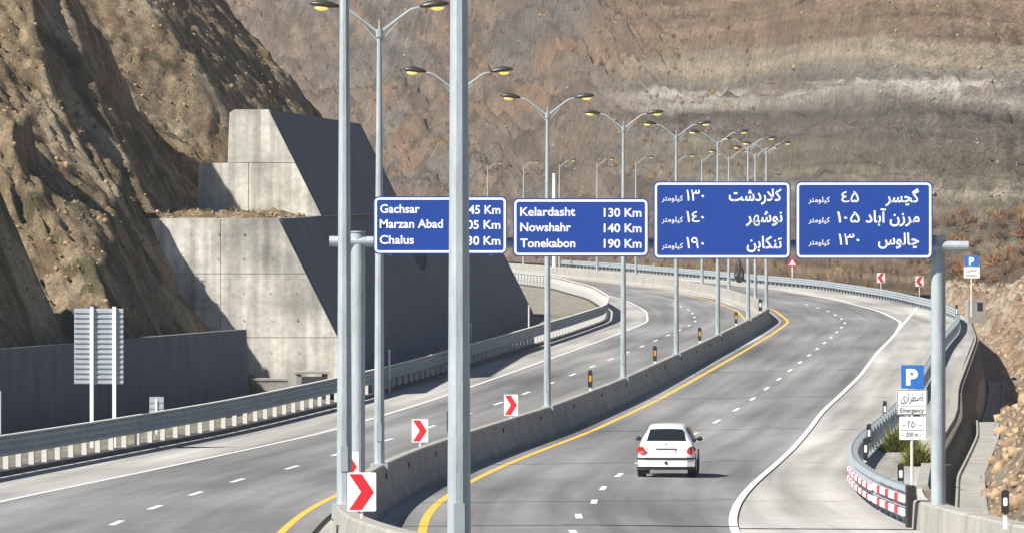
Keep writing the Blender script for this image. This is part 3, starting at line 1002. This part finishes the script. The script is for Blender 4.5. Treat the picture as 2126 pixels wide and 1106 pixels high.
# small blocks near the wall end
bx0 = (560 - 1063.) * 229.5 / F
cb = thing('concrete_block', 'small pale concrete block in the rubble at the end of the low dark wall', 'concrete block', (bx0, 229.0, .0), .06)
obj('block', MB().box(-.75, .75, -.5, .5, -.2, .75), M['barrier'], cb)
obj('cap', MB().box(-.78, .78, -.53, .53, .751, .83), M['barrier'], cb)
cb2 = thing('culvert_box', 'dark box-shaped culvert head behind the guardrail in front of the big wall', 'culvert', ((645 - 1063.) * 228.5 / F, 228.5, 0), .1)
obj('side_wall', MB().box(-.62, -.42, -.9, .9, -.2, 1.05), M['barrier'], cb2)
obj('side_wall', MB().box(.5, .62, -.9, .9, -.2, 1.05), M['dark_fill'], cb2)
obj('front_wall', MB().box(-.419, .499, -.9, -.75, -.2, .95), M['dark_fill'], cb2)
obj('cover_slab', MB().box(-.66, .66, -.95, .95, 1.051, 1.14), M['barrier'], cb2)

# ---------------------------------------------------------------- left cut slopes
def hill_left(X, Y):
    n1 = fbm(X * .16, Y * .10, 3, 5)
    n2 = fbm(X * .7, Y * .45, 9, 5, .55)
    gul = fbm(X * 1.1 + Y * .5, Y * .12, 21, 4, .5, ridge=True)      # fall-line rills
    wob = .7 * n1 + .18 * n2
    def side(xref, yref, zref, k, w=1.0):
        return zref + k * ((xref + .1 * (Y - yref) + w * .5 * n1 + .14 * n2) - X)
    def front(y0, z0, k):
        return z0 + k * (Y - y0) + wob * .8
    def soft(*a):
        m_ = a[0]
        for b in a[1:]:
            m_ = np.minimum(m_, b)
        return m_
    H = np.full(X.shape, -2.0)
    def cap(xref, yref, zref, k=.95, ky=.40):
        return zref + k * ((xref + .1 * (Y - yref)) - X) + ky * (Y - yref) + .7 * n1 + .25 * gul
    # spur 0: nearest, lower left corner
    H = np.maximum(H, soft(side(-17.4, 195, 7.0, 1.75), front(186, 3.0, .85), cap(-17.6, 195, 7.4), np.where(Y < 203, 99, -9)))
    # spur 1: behind the sign back, ends at the big wall's face
    knob = 1.9 * sstep(0, .5, -18.6 + .35 * n2 - X) * np.exp(-((Y - 219.5) / 3.2) ** 2) * np.exp(-(np.clip(-18.1 - X, 0, 9) / 2.2) ** 2)
    H = np.maximum(H, soft(side(-14.8, 231.5, 7.3, 2.0), front(210, 3.0, .72) + .6 * gul, cap(-15.9, 231, 9.0, .85, .12), np.where(Y < 231.6, 99, -9)) + knob)
    # upper bench
    H = np.maximum(H, soft(side(-19.2, 238, 13.6, 2.0), front(224, 12.2, .6), cap(-19.9, 238, 14.9, .45, .5), np.where(Y < 250, 99, -9)))
    H = np.maximum(H, soft(side(-16.2, 240, 10.4, 1.7), front(211, 7.0, .5) + .5 * gul, cap(-16.7, 240, 11.4, .85, .5), np.where(Y < 249.7, 99, -9)))
    # spur 2: between lower block and upper block
    H = np.maximum(H, soft(side(-14.3, 249.5, 7.5, 1.40), front(228, 7.0, .55) + .55 * gul, cap(-15.9, 249.5, 9.9, .95, .6), np.where(Y < 249.7, 99, -9)))
    # terrace fill behind the lower wall
    wt = np.interp(Y, [0, 302, 380], [7.25, 7.25, 4.2])
    top1 = -5.75 + .05 * (Y - 232) - (wt + .3) / 2 - .15
    H = np.maximum(H, np.where((Y > 232.3) & (Y < 379) & (X < top1), wt - .1 + .12 * np.clip(top1 - X, 0, 1) + .1 * n2, -9))
    # plateau above the upper wall
    top2 = -8.35 + .05 * (Y - 250) - 2.4
    pl_ = soft(side(-10.6, 300, 12.3, 1.25, .8), 12.0 + .27 * (Y - 252) + .55 * wob + .3 * gul, cap(-13.0, 275, 14.5, .9))
    pl_ = np.where(X < top2 + .35 + np.clip(Y - 285, 0, 99) * .02, pl_, -9)
    H = np.maximum(H, np.where((Y > 250.25) & (Y < 303), np.where((X > -12.9) & (Y < 254), np.minimum(pl_, 12.0 + .25 * (Y - 250)), pl_), -9))
    # gentle rise to the left
    H = np.maximum(H, np.where(Y > 236, np.minimum(9.8 + .85 * (-17.5 - X) + .12 * (Y - 240) + wob, side(-12.2, 300, 12.3, 1.25)) - .6 * np.clip(Y - 300, 0, 99), -9))
    H = H + .10 * n2 + .13 * fbm(X * 2.3, Y * 1.4, 31, 4, .65) + .10 * fbm(X * .6, Y * 2.2, 35, 3, .6, ridge=True)
    H = np.maximum(H, np.where((Y > 249.9) & (Y < 303) & (X < -12.45), soft(9.75 + .70 * (Y - 250) + .45 * (-13 - X) + .6 * wob, side(-10.6, 300, 12.3, 1.25), cap(-13.0, 275, 14.5, .9)), -9))
    # keep clear of walls
    H = np.where(Y < 227.4, np.minimum(H, lwt(Y) - .08 + (2.1 + .5 * n1) * np.clip(lwx(Y) - .9 - X, 0, 99) + .25 * n2), H)
    H = np.where((Y < 227.4) & (X > lwx(Y) - .3), -3.0, H)
    H = np.where((Y < 227.4) & (X > lwx(Y) - .9), np.minimum(H, lwt(Y) - .08), H)
    H = np.where((Y > 231.75) & (Y < 380), np.where(X > top1, -3.0, H), H)
    H = np.where((Y > 231.75) & (Y < 236) & (H < 7.2), np.minimum(H, 7.1), H)
    rub = .15 + .9 * np.exp(-((X + 11.3) ** 2 / 2.2 + (Y - 229.6) ** 2 / 4)) + .2 * n2
    H = np.maximum(H, np.where((Y > 227.5) & (Y < 231.9) & (X > -14) & (X < -6.2), rub, -9))
    return H
ux = np.arange(-38, 14, .14)
yy_ = np.concatenate([np.arange(150, 262, .26), np.arange(262, 330, .5), np.arange(330, 420, 1.2)])
U_, Y_ = np.meshgrid(ux, yy_)
X_ = U_ - 7 + .08 * (Y_ - 232)
H_ = hill_left(X_, Y_)
tn = fbm(X_ * .25, Y_ * .2, 51, 4)
tf = fbm(X_ * 1.4, Y_ * .9, 55, 4, .6)
c0 = np.array(srgb(172, 154, 126, .78)[:3]); c1 = np.array(srgb(126, 108, 86, .78)[:3]); c2 = np.array(srgb(192, 176, 150, .78)[:3]); cg = np.array(srgb(92, 96, 62, .6)[:3])
def mixc(a, b, t): return a + (b - a) * np.clip(t, 0, 1)[..., None]
T_ = np.broadcast_to(c0, X_.shape + (3,))
T_ = mixc(T_, c1, .5 + .9 * tf)
T_ = mixc(T_, c2, sstep(.1, .6, tn) * .8)
T_ = mixc(T_, cg, sstep(.25, .55, fbm(X_ * .35, Y_ * .5, 71, 4)) * .75)
hl = grid_mesh('cut_slope', X_, Y_, H_, M['dirt'], T_, smooth=True, keep=(H_ > -1.2))
tag(hl, kind='structure')

# pale dirt ground between left rail and the far bend, and behind the rail
VX, VY = np.meshgrid(np.linspace(0, 1, 26), np.arange(120, 660, 3.))
LX = rail_l(VY) - .1 - VX * np.where(VY > 380, 34, np.where(VY > 227, 6.0, 14.0))
LZ = zg(VY) + .02 + .18 * (fbm(LX * .5, VY * .2, 77, 4) + .35) * sstep(0, .1, VX)
LZ = LZ + np.where(VY > 380, 5 * sstep(.3, 1, VX), 0)
tt = np.zeros(LX.shape + (3,)); tt[:] = srgb(176, 170, 156, .7)[:3]
tag(grid_mesh('left_verge', LX, VY, LZ, M['rubble'], tt), kind='structure')

# ---------------------------------------------------------------- far hillside
fx_ = np.arange(-75, 105, .33)
ft = np.concatenate([np.arange(0, 62, .3), np.arange(62, 190, 3.)])
FX, FT = np.meshgrid(fx_, ft)
foot = np.interp(FX, [-80, -40, -12, 0, 12, 20, 25, 28, 32, 40, 120], [860, 790, 712, 668, 604, 560, 526, 484, 452, 444, 436])
FY = foot + FT
right = sstep(6, 20, FX + 3 * fbm(FX * .05, FT * .08, 5, 3))
Pr = np.interp(FT, [0, 6, 9, 13, 17, 23, 28, 34, 40, 42, 46, 60, 200], [.2, 4.2, 5.2, 8.8, 9.3, 13, 13.4, 17.3, 17.9, 18.7, 22, 29, 80])
Pl = .2 + .55 * FT + .003 * FT ** 2
b1 = fbm(FX * .05, FT * .06, 81, 5, .5)
b2 = fbm(FX * .22 + FT * .1, FT * .14, 85, 5, .55)
b3 = fbm(FX * .45, FT * .10, 91, 4, .55, ridge=True)
wx = 3.2 * b1 + 1.4 * b2
FZ = Pl * (1 - right) + Pr * right + sstep(0, 6, FT) * ((wx + .8 * b3) * (1 - right) + right * (.8 * b1 + .45 * b2 + .55 * b3))
FZ += sstep(0, 5, FT) * .35 * fbm(FX * .9, FT * .7, 95, 4, .6)
terr = (FZ / 1.35 + .5 * b2) % 1.0
FZ += right * sstep(4, 6, FT) * .55 * (sstep(.0, .35, terr) - terr) * (1 - sstep(17, 19, FZ))
FZ += sstep(3, 8, FT) * (.45 + .4 * (1 - right)) * fbm(FX * .6 + FT * .25, FT * .22, 97, 4, .6, ridge=True)
FY2 = FY + 2.2 * b1 + 1.0 * b2
def cc(r, g_, b, k=.74, d=.16):
    m_ = (r + g_ + b) / 3
    return np.array(srgb(r + (m_ - r) * d, g_ + (m_ - g_) * d, b + (m_ - b) * d, k)[:3])
FTn = np.broadcast_to(cc(146, 128, 110), FX.shape + (3,))
FTn = mixc(FTn, cc(128, 112, 98), .5 + 1.2 * b2)
FTn = mixc(FTn, cc(160, 130, 102), sstep(.05, .5, fbm(FX * .12, FT * .16, 101, 4)) * .8)
FTn = mixc(FTn, cc(126, 122, 116), sstep(.05, .45, fbm(FX * .09 + 3, FT * .12, 111, 4)) * .75)
FTn = mixc(FTn, cc(96, 88, 76), sstep(.18, .5, fbm(FX * .3, FT * .34, 141, 5, .6)) * .6)
zz_ = FZ + .085 * (np.clip(FX, 10, 60) - 26) + .6 * fbm(FX * .10, FT * .2, 121, 4)
def band(z0, z1, soft_=.5): return sstep(z0 - soft_, z0 + soft_, zz_) * (1 - sstep(z1 - soft_, z1 + soft_, zz_)) * right
FTn = mixc(FTn, cc(132, 122, 104), band(4.8, 13.2))
FTn = mixc(FTn, cc(178, 168, 146), band(9.0, 9.7, .25) * .8)
FTn = mixc(FTn, cc(150, 140, 120), band(12.7, 13.3, .2))
FTn = mixc(FTn, cc(120, 112, 102), band(13.2, 17.0))
FTn = mixc(FTn, cc(176, 168, 154), band(16.6, 17.6, .6))
FTn = mixc(FTn, cc(205, 198, 186), band(17.6, 18.8, .5) * sstep(-.3, .3, fbm(FX * .06, FT * .1, 131, 4) + .15))
FTn = mixc(FTn, cc(140, 134, 122), band(18.9, 20.0, .4))
FTn = mixc(FTn, cc(176, 160, 136), band(20.0, 22.4, .6))
FTn = mixc(FTn, cc(152, 128, 104), band(22.6, 99, .6))
FTn = mixc(FTn, cc(140, 118, 94), sstep(5.5, 3.5, zz_) * right)
stri = fbm(FX * .035, zz_ * 1.5, 151, 4, .6)
wisp = fbm(FX * .9, FT * .10, 161, 4, .6)
FTn = FTn * (1 + right * (.42 * stri + .20 * wisp) + (1 - right) * .25 * fbm(FX * .5 + FT * .5, FT * .3, 171, 4, .6))[..., None]
fh = grid_mesh('far_hillside', FX, FY2, FZ, M['far'], FTn)
tag(fh, kind='structure')

# ---------------------------------------------------------------- right embankment
wv = np.concatenate([np.array([-.6, -.15, 0, .12, .3]), np.arange(.6, 9, .16), np.arange(9, 60, .8)])
yv = np.concatenate([np.arange(40, 110, 1.5), np.arange(110, 260, .45), np.arange(260, 470, .8)])
RW, RY = np.meshgrid(wv, yv)
RX = edge_r(RY) + RW
zt = np.interp(RY, [40, 150, 230, 250, 300, 380, 420, 470], [.7, .8, .9, 2.2, 3.2, 2.4, .8, .4])
base = zg(RY) - .16
r1 = fbm(RX * .3, RY * .08, 201, 5); r2 = fbm(RX * 1.1, RY * .35, 205, 5, .6)
down = -zt * sstep(.3, .75, RW)
up = np.clip(RW - np.interp(RY, [40, 235, 260], [1.62, 1.62, 2.6]) - .2 * r1, 0, 4.5) * .9
mound = np.interp(RY, [40, 110, 200, 300, 340, 400, 470], [.2, .5, 1.0, 2.2, 2.3, 1.2, .6])
RZ = base + np.minimum(down + up, mound + .10 * (RW - 6)) + sstep(1.9, 4, RW) * (1.0 * r1 + .6 * r2)
RZ = np.where(RW <= .12, base - .05 + np.where(RW < -.3, -.3, 0), RZ)
rt = np.broadcast_to(cc(186, 150, 120), RX.shape + (3,))
rt = mixc(rt, cc(196, 180, 156), .5 + 1.3 * r1)
rt = mixc(rt, cc(140, 118, 92), sstep(0, .5, r2) * .8)
rt = mixc(rt, cc(170, 160, 142), 1 - sstep(1.5, 3, RW))
tag(grid_mesh('right_embankment', RX, RY, RZ, M['rubble'], rt), kind='structure')
# retaining wall of the road platform and drainage channel
w4 = thing('retaining_wall', 'dark shaded retaining wall dropping from the right shoulder into the ditch', 'retaining wall')
y = 150.0
while y < 400:
    y1 = y + 10
    pts = []
    for yy in (y + .02, y1 - .02):
        x = float(edge_r(yy)); zb0 = float(zg(yy)) - .16
        h = float(np.interp(yy, [150, 230, 250, 300, 380, 420], [.8, .9, 2.2, 3.2, 2.4, .8]))
        pts += [(x - .15, yy, zb0 + .10), (x + .15, yy, zb0 + .10), (x + .55 + .1 * h, yy, zb0 - h - .3), (x - .15, yy, zb0 - h - .3)]
    obj('wall_section', MB().add(pts, [(0, 1, 2, 3), (7, 6, 5, 4), (0, 4, 5, 1), (1, 5, 6, 2), (2, 6, 7, 3), (3, 7, 4, 0)]), M['barrier'], w4)
    y = y1
ch = thing('drainage_channel', 'pale concrete drainage channel winding down the ditch right of the gantry column', 'channel')
def chx(y): return edge_r(y) + 1.32
def chz(y):
    e = edge_r(y); 
    return zg(y) - .16 - np.interp(y, [40, 150, 230, 250, 300, 380], [.7, .8, .9, 2.2, 3.2, 2.4]) + .06
y = 122.0
while y < 335:
    obj('channel_section', swept([(-.42, -.2), (-.44, .10), (-.37, .10), (-.33, .03), (.33, .03), (.36, .14), (.44, .14), (.44, -.2)], [y + .03, y + 3, y + 5.97], chx, chz), M['barrier'], ch)
    y += 6
# concrete block by the far parking sign
cb3 = thing('concrete_block', 'pale concrete box with a dark opening at the foot of the far parking sign', 'concrete block', ((2024 - 1063) * 338 / F, 338, 1.2), .1)
obj('block', MB().box(-.5, .55, -.5, .5, -.6, .75), M['barrier'], cb3)
obj('opening', MB().box(.05, .38, -.512, -.501, .1, .6), M['black'], cb3)

# ---------------------------------------------------------------- loose rocks and shrubs
def rocks(name, P, Sz, tint, m, label=None):
    ico = []
    ph = (1 + 5 ** .5) / 2
    V0 = np.array([(-1, ph, 0), (1, ph, 0), (-1, -ph, 0), (1, -ph, 0), (0, -1, ph), (0, 1, ph), (0, -1, -ph), (0, 1, -ph), (ph, 0, -1), (ph, 0, 1), (-ph, 0, -1), (-ph, 0, 1)]) / 1.9
    T0 = np.array([(0, 11, 5), (0, 5, 1), (0, 1, 7), (0, 7, 10), (0, 10, 11), (1, 5, 9), (5, 11, 4), (11, 10, 2), (10, 7, 6), (7, 1, 8), (3, 9, 4), (3, 4, 2), (3, 2, 6), (3, 6, 8), (3, 8, 9), (4, 9, 5), (2, 4, 11), (6, 2, 10), (8, 6, 7), (9, 8, 1)])
    n = len(P)
    V = V0[None] * (1 + rng.uniform(-.35, .35, (n, 12, 1))) * (Sz[:, None, None] * rng.uniform(.6, 1.3, (n, 1, 3)))
    V = V + P[:, None, :]
    T = T0[None] + (np.arange(n) * 12)[:, None, None]
    tn_ = np.repeat(tint * rng.uniform(.6, 1.3, (n, 1)), 12, axis=0)
    return tag(tri_mesh(name, V.reshape(-1, 3), T.reshape(-1, 3), m, tn_), label, kind='stuff')
def sample_grid(Xg, Yg, Zg, mask, n):
    idx = np.flatnonzero(mask.ravel())
    k = rng.choice(idx, n)
    return np.stack([Xg.ravel()[k], Yg.ravel()[k], Zg.ravel()[k]], -1)
P = sample_grid(RX, RY, RZ, (RW > 1.8) & (RW < 26) & (RY > 95), 7000)
rocks('loose_rocks', P, rng.gamma(1.4, .05, len(P)) + .04, np.array(srgb(176, 152, 124, .62)[:3]), M['rock'])
P = sample_grid(X_, Y_, H_, (H_ > .3) & (Y_ < 310) & (X_ < -9), 7000)
rocks('slope_stones', P, rng.gamma(1.5, .024, len(P)) + .03, np.array(srgb(168, 144, 112, .62)[:3]), M['rock'])
P = sample_grid(FX, FY2, FZ, (FT < 60) & (FX > -50), 2200)
rocks('hill_stones', P, rng.gamma(1.3, .045, len(P)) + .05, np.array(srgb(160, 148, 130, .55)[:3]), M['rock'])

def bushes(name, P, R, cols, m, twigs=70, kind='stuff', label=None, wd=.02):
    n = len(P)
    a = rng.uniform(0, 2 * math.pi, (n, twigs)); el = rng.uniform(.15, 1.5, (n, twigs))
    d = np.stack([np.cos(a) * np.cos(el), np.sin(a) * np.cos(el), np.sin(el)], -1)
    s0 = d * R[:, None, None] * rng.uniform(0, .55, (n, twigs, 1))
    s1 = s0 + (d + rng.normal(0, .35, d.shape)) * R[:, None, None] * rng.uniform(.25, .6, (n, twigs, 1))
    side = np.cross(d, rng.normal(0, 1, d.shape))
    side /= np.linalg.norm(side, axis=-1, keepdims=True) + 1e-6
    w_ = side * (wd * rng.uniform(.6, 1.6, (n, twigs, 1))) * (.6 + R[:, None, None] * .6)
    V = np.stack([s0 - w_, s0 + w_, s1], 2) + P[:, None, None, :]
    T = np.arange(n * twigs * 3).reshape(-1, 3)
    c = cols[rng.integers(0, len(cols), n)] * rng.uniform(.75, 1.25, (n, 1))
    tn_ = np.repeat(c, twigs * 3, axis=0) * np.repeat(rng.uniform(.7, 1.3, (n * twigs, 1)), 3, axis=0)
    o = tri_mesh(name, V.reshape(-1, 3), T, m, tn_)
    return tag(o, label, kind=kind)
cols = np.stack([cc(150, 112, 78), cc(176, 128, 76), cc(128, 98, 84), cc(160, 140, 100), cc(138, 110, 96)])
P = sample_grid(FX, FY2, FZ, (FT < 9) & (FX > 2), 1300)
bushes('dry_shrubs', P, rng.uniform(.4, 1.3, len(P)), cols, M['twig'], 150, wd=.014)
P = sample_grid(FX, FY2, FZ, (FT < 55) & (FX < 24) & (b1 > -.1), 1300)
bushes('hillside_scrub', P, rng.uniform(.3, .9, len(P)), cols, M['twig'], 90, wd=.014)
P = sample_grid(X_, Y_, H_, (H_ > 7) & (Y_ < 340) & (Y_ > 228), 900)
bushes('slope_scrub', P, rng.uniform(.15, .45, len(P)), np.stack([cc(150, 124, 84), cc(96, 98, 60), cc(180, 150, 100)]), M['twig'], 40, wd=.012)

def leaf_bush(x, y, z, r, label, c):
    t_ = thing('bush', label, 'bush', (x, y, z), 0, 'yellow-green bushes behind the right guardrail')
    o = bushes('foliage', np.array([[0, 0, 0.]]), np.array([r]), np.stack(c), M['twig'], 1300, None, None, .022)
    o.parent = t_
    obj('stem', MB().tube([(0, 0, -.2), (.05, 0, r * .4)], .04, 6), M['rubber'], t_)
gcols = [cc(150, 150, 60), cc(120, 128, 50)]
leaf_bush((1868 - 1063) * 182 / F, 182, float(zg(182)) - .25, .95, 'yellow-green bush left of and behind the near parking sign post', gcols)
leaf_bush((1906 - 1063) * 170 / F, 170, float(zg(170)) - .25, .8, 'yellow-green bush between the parking sign post and gantry column', gcols)
t_ = thing('conifer_bush', 'small dark pointed evergreen on the far verge below the first Persian sign', 'bush', ((1535 - 1063) * 525 / F, 525, 0))
vs, fs = [], []
n = 12
for j, (z, r) in enumerate(((0, .12), (.2, .35), (.6, .5), (1.1, .42), (1.7, .22), (2.3, .04))):
    for k in range(n):
        rr_ = r * (1 + .25 * math.sin(k * 2.3 + j * 1.7))
        vs.append((rr_ * math.cos(2 * math.pi * k / n), rr_ * math.sin(2 * math.pi * k / n), z))
    if j:
        for k in range(n):
            fs.append(((j - 1) * n + k, (j - 1) * n + (k + 1) % n, j * n + (k + 1) % n, j * n + k))
obj('foliage', MB().add(vs, fs), M['black'], t_)
obj('trunk', MB().tube([(0, 0, -.2), (0, 0, .3)], .06, 6), M['rubber'], t_)

# ---------------------------------------------------------------- car
def build_car(x, y):
    car = thing('white_hatchback', 'white hatchback car driving away in the right carriageway', 'car', (x, y, float(zr(6.6, y)) + .006), heading(y) - .01)
    # stations: y, z_bottom, z_belt, z_top, halfwidth low, halfwidth belt, halfwidth top
    st = [(-.02, .36, .50, .56, .68, .70, .62), (.0, .30, .55, .62, .76, .77, .68), (.05, .27, .74, .86, .80, .80, .68), (.08, .27, .82, .97, .81, .785, .62),
          (.15, .27, .86, 1.02, .815, .79, .585), (.42, .27, .88, 1.33, .825, .80, .485), (.56, .27, .885, 1.40, .826, .81, .475), (1.0, .27, .89, 1.44, .826, .815, .50), (1.6, .27, .88, 1.445, .826, .815, .51),
          (2.1, .27, .88, 1.39, .826, .815, .49), (2.65, .27, .88, .96, .82, .79, .62), (3.2, .27, .80, .86, .81, .76, .58), (3.65, .28, .62, .70, .74, .68, .5), (3.82, .34, .5, .55, .52, .5, .38)]
    def ring(s):
        y_, zb_, zl_, zt_, w0, w1_, w2_ = s
        half = [(0, zb_), (w0 * .90, zb_), (w0, zb_ + .10), (w0 * 1.005, (zb_ + zl_) / 2), (w1_, zl_), (w1_ * .4 + w2_ * .6 + (.03), zl_ + (zt_ - zl_) * .55), (w2_ + .02, zt_ - .05 * min(1, (zt_ - zl_) * 3)), (w2_ * .90, zt_ - .004), (0, zt_ + .012)]
        pts = half + [(-a, b) for a, b in reversed(half[1:-1])]
        return [(a, y_, b) for a, b in pts]
    vs, fs = [], []
    for s in st:
        vs += ring(s)
    n = 16
    for j in range(len(st) - 1):
        for k in range(n):
            fs.append((j * n + k, (j + 1) * n + k, (j + 1) * n + (k + 1) % n, j * n + (k + 1) % n))
    fs += [tuple(range(n)), tuple((len(st) - 1) * n + k for k in reversed(range(n)))]
    car.scale = (.965, 1, 1)
    body = obj('body', MB().add(vs, fs), M['carpaint'], car, smooth=True)
    sd = body.modifiers.new('round', 'SUBSURF'); sd.levels = 2; sd.render_levels = 2
    # rear window, following the slope of the tailgate
    def quadpatch(name, P4, m, nx=6, nz=3, bulge=.02, par=car, rnd=0):
        mb = MB()
        P4 = [Vector(q) for q in P4]
        nrm = (P4[1] - P4[0]).cross(P4[3] - P4[0]).normalized()
        vv = []
        for j in range(nz + 1):
            for i in range(nx + 1):
                s, t = i / nx, j / nz
                q = (P4[0] * (1 - s) + P4[1] * s) * (1 - t) + (P4[3] * (1 - s) + P4[2] * s) * t
                vv.append(q + nrm * bulge * 4 * s * (1 - s))
        ff = [(j * (nx + 1) + i, j * (nx + 1) + i + 1, (j + 1) * (nx + 1) + i + 1, (j + 1) * (nx + 1) + i) for j in range(nz) for i in range(nx)]
        back = [v - nrm * .03 for v in vv]
        o_ = len(vv)
        b2 = [tuple(o_ + q for q in reversed(f)) for f in ff]
        return obj(name, mb.add(vv + back, ff + b2), m, par, smooth=True)
    quadpatch('rear_window', [(-.57, .125, .995), (.57, .125, .995), (.47, .375, 1.315), (-.47, .375, 1.315)], M['glass_dark'], bulge=.03)
    for sx in (-1, 1):
        # side windows
        pts = [(sx * .795, .62, .94), (sx * .80, 2.35, .94), (sx * .585, 1.95, 1.34), (sx * .58, .80, 1.34)]
        if sx > 0: quadpatch('side_window', pts, M['glass_dark'], bulge=.0)
        else: quadpatch('side_window', [pts[1], pts[0], pts[3], pts[2]], M['glass_dark'], bulge=.0)
        # tail light wrapping the corner
        v = [(sx * .60, .0, .67), (sx * .60, .0, .75), (sx * .67, .0, .84), (sx * .76, .03, .86), (sx * .84, .20, .82), (sx * .84, .06, .70), (sx * .70, -.01, .635)]
        v = [(a, b - .035, c) for a, b, c in v]
        v2 = [(a * .93, b + .14, c) for a, b, c in v]
        k = len(v)
        obj('tail_light', MB().add(v + v2, [tuple(range(k)), tuple(k + i for i in reversed(range(k)))] + [(i, i + k, (i + 1) % k + k, (i + 1) % k) for i in range(k)]), M['tail_red'], car)
        m_ = obj('door_mirror', MB().tube([(sx * .80, 2.18, .97), (sx * .87, 2.15, .98), (sx * .96, 2.15, .985)], [.02, .07, .05], 10), M['black'], car, smooth=True)
        for yw in (.62, 3.05):
            wl = obj('wheel', MB().tube([(sx * .64, yw, .295), (sx * .66, yw, .295), (sx * .82, yw, .295), (sx * .84, yw, .295)], [.27, .30, .30, .27], 24), M['rubber'], car)
            obj('rim', MB().tube([(sx * .841, yw, .295), (sx * .85, yw, .295)], .18, 16), M['rim'], wl)
            obj('wheel_arch', MB().tube([(sx * .60, yw, .31), (sx * .832, yw, .31)], .345, 24), M['black'], car)
    # rear bumper with black rub strip
    bp = [(-.825, .30), (-.81, .02), (-.60, -.085), (0, -.115), (.60, -.085), (.81, .02), (.825, .30)]
    def bumper(z0, z1, out, m, nm):
        vv = []
        for (a, b) in bp:
            vv += [(a * (1 + out * .5), b - out, z0), (a * (1 + out * .5), b - out, z1), (a * .93, b + .10, z1), (a * .93, b + .10, z0)]
        ff = []
        for i in range(len(bp) - 1):
            for k in range(4):
                ff.append((i * 4 + k, i * 4 + (k + 1) % 4, (i + 1) * 4 + (k + 1) % 4, (i + 1) * 4 + k))
        ff += [(0, 3, 2, 1), tuple(4 * (len(bp) - 1) + k for k in range(4))]
        return obj(nm, MB().add(vv, ff), m, car)
    bumper(.30, .495, 0, M['carpaint'], 'rear_bumper')
    bumper(.496, .548, .014, M['black'], 'rub_strip')
    bumper(.549, .60, -.01, M['carpaint'], 'bumper_top')
    bumper(.21, .299, -.03, M['black'], 'lower_valance')
    obj('plate_recess', MB().box(-.29, .29, -.005, .05, .765, .80), M['black'], car)
    npl = obj('number_plate', MB().box(-.26, .26, -.012, .05, .645, .757), M['white'], car)
    for sx in (-1, 1):
        obj('tailgate_seam', MB().tube([(sx * .535, .0, .62), (sx * .53, .02, .80), (sx * .60, .075, .95)], .006, 5), M['black'], car)
    obj('badge', MB().box(-.03, .03, .055, .09, .89, .94), M['rim'], car)
    obj('tow_cover', MB().tube([(0, -.13, .41), (0, -.10, .41)], .045, 10), M['black'], car)
    obj('exhaust', MB().tube([(.42, -.06, .24), (.42, .2, .24)], .03, 8), M['rim'], car)
    obj('wiper', MB().tube([(0, .11, 1.0), (.25, .17, 1.05)], .008, 5), M['black'], car)
build_car((1383 - 1063.) * 157 / F, 157.0)

# ---------------------------------------------------------------- haze
hz = MB().box(-380, 380, -30, 950, -9, 140)
hm = bpy.data.materials.new('thin_haze')
hm.use_nodes = True
nt = hm.node_tree
nt.nodes.clear()
out = nt.nodes.new('ShaderNodeOutputMaterial')
pv = nt.nodes.new('ShaderNodeVolumePrincipled')
pv.inputs['Color'].default_value = (.86, .92, 1, 1)
pv.inputs['Density'].default_value = HAZE
nt.links.new(pv.outputs[0], out.inputs['Volume'])
tag(obj('haze', hz, hm), kind='stuff')
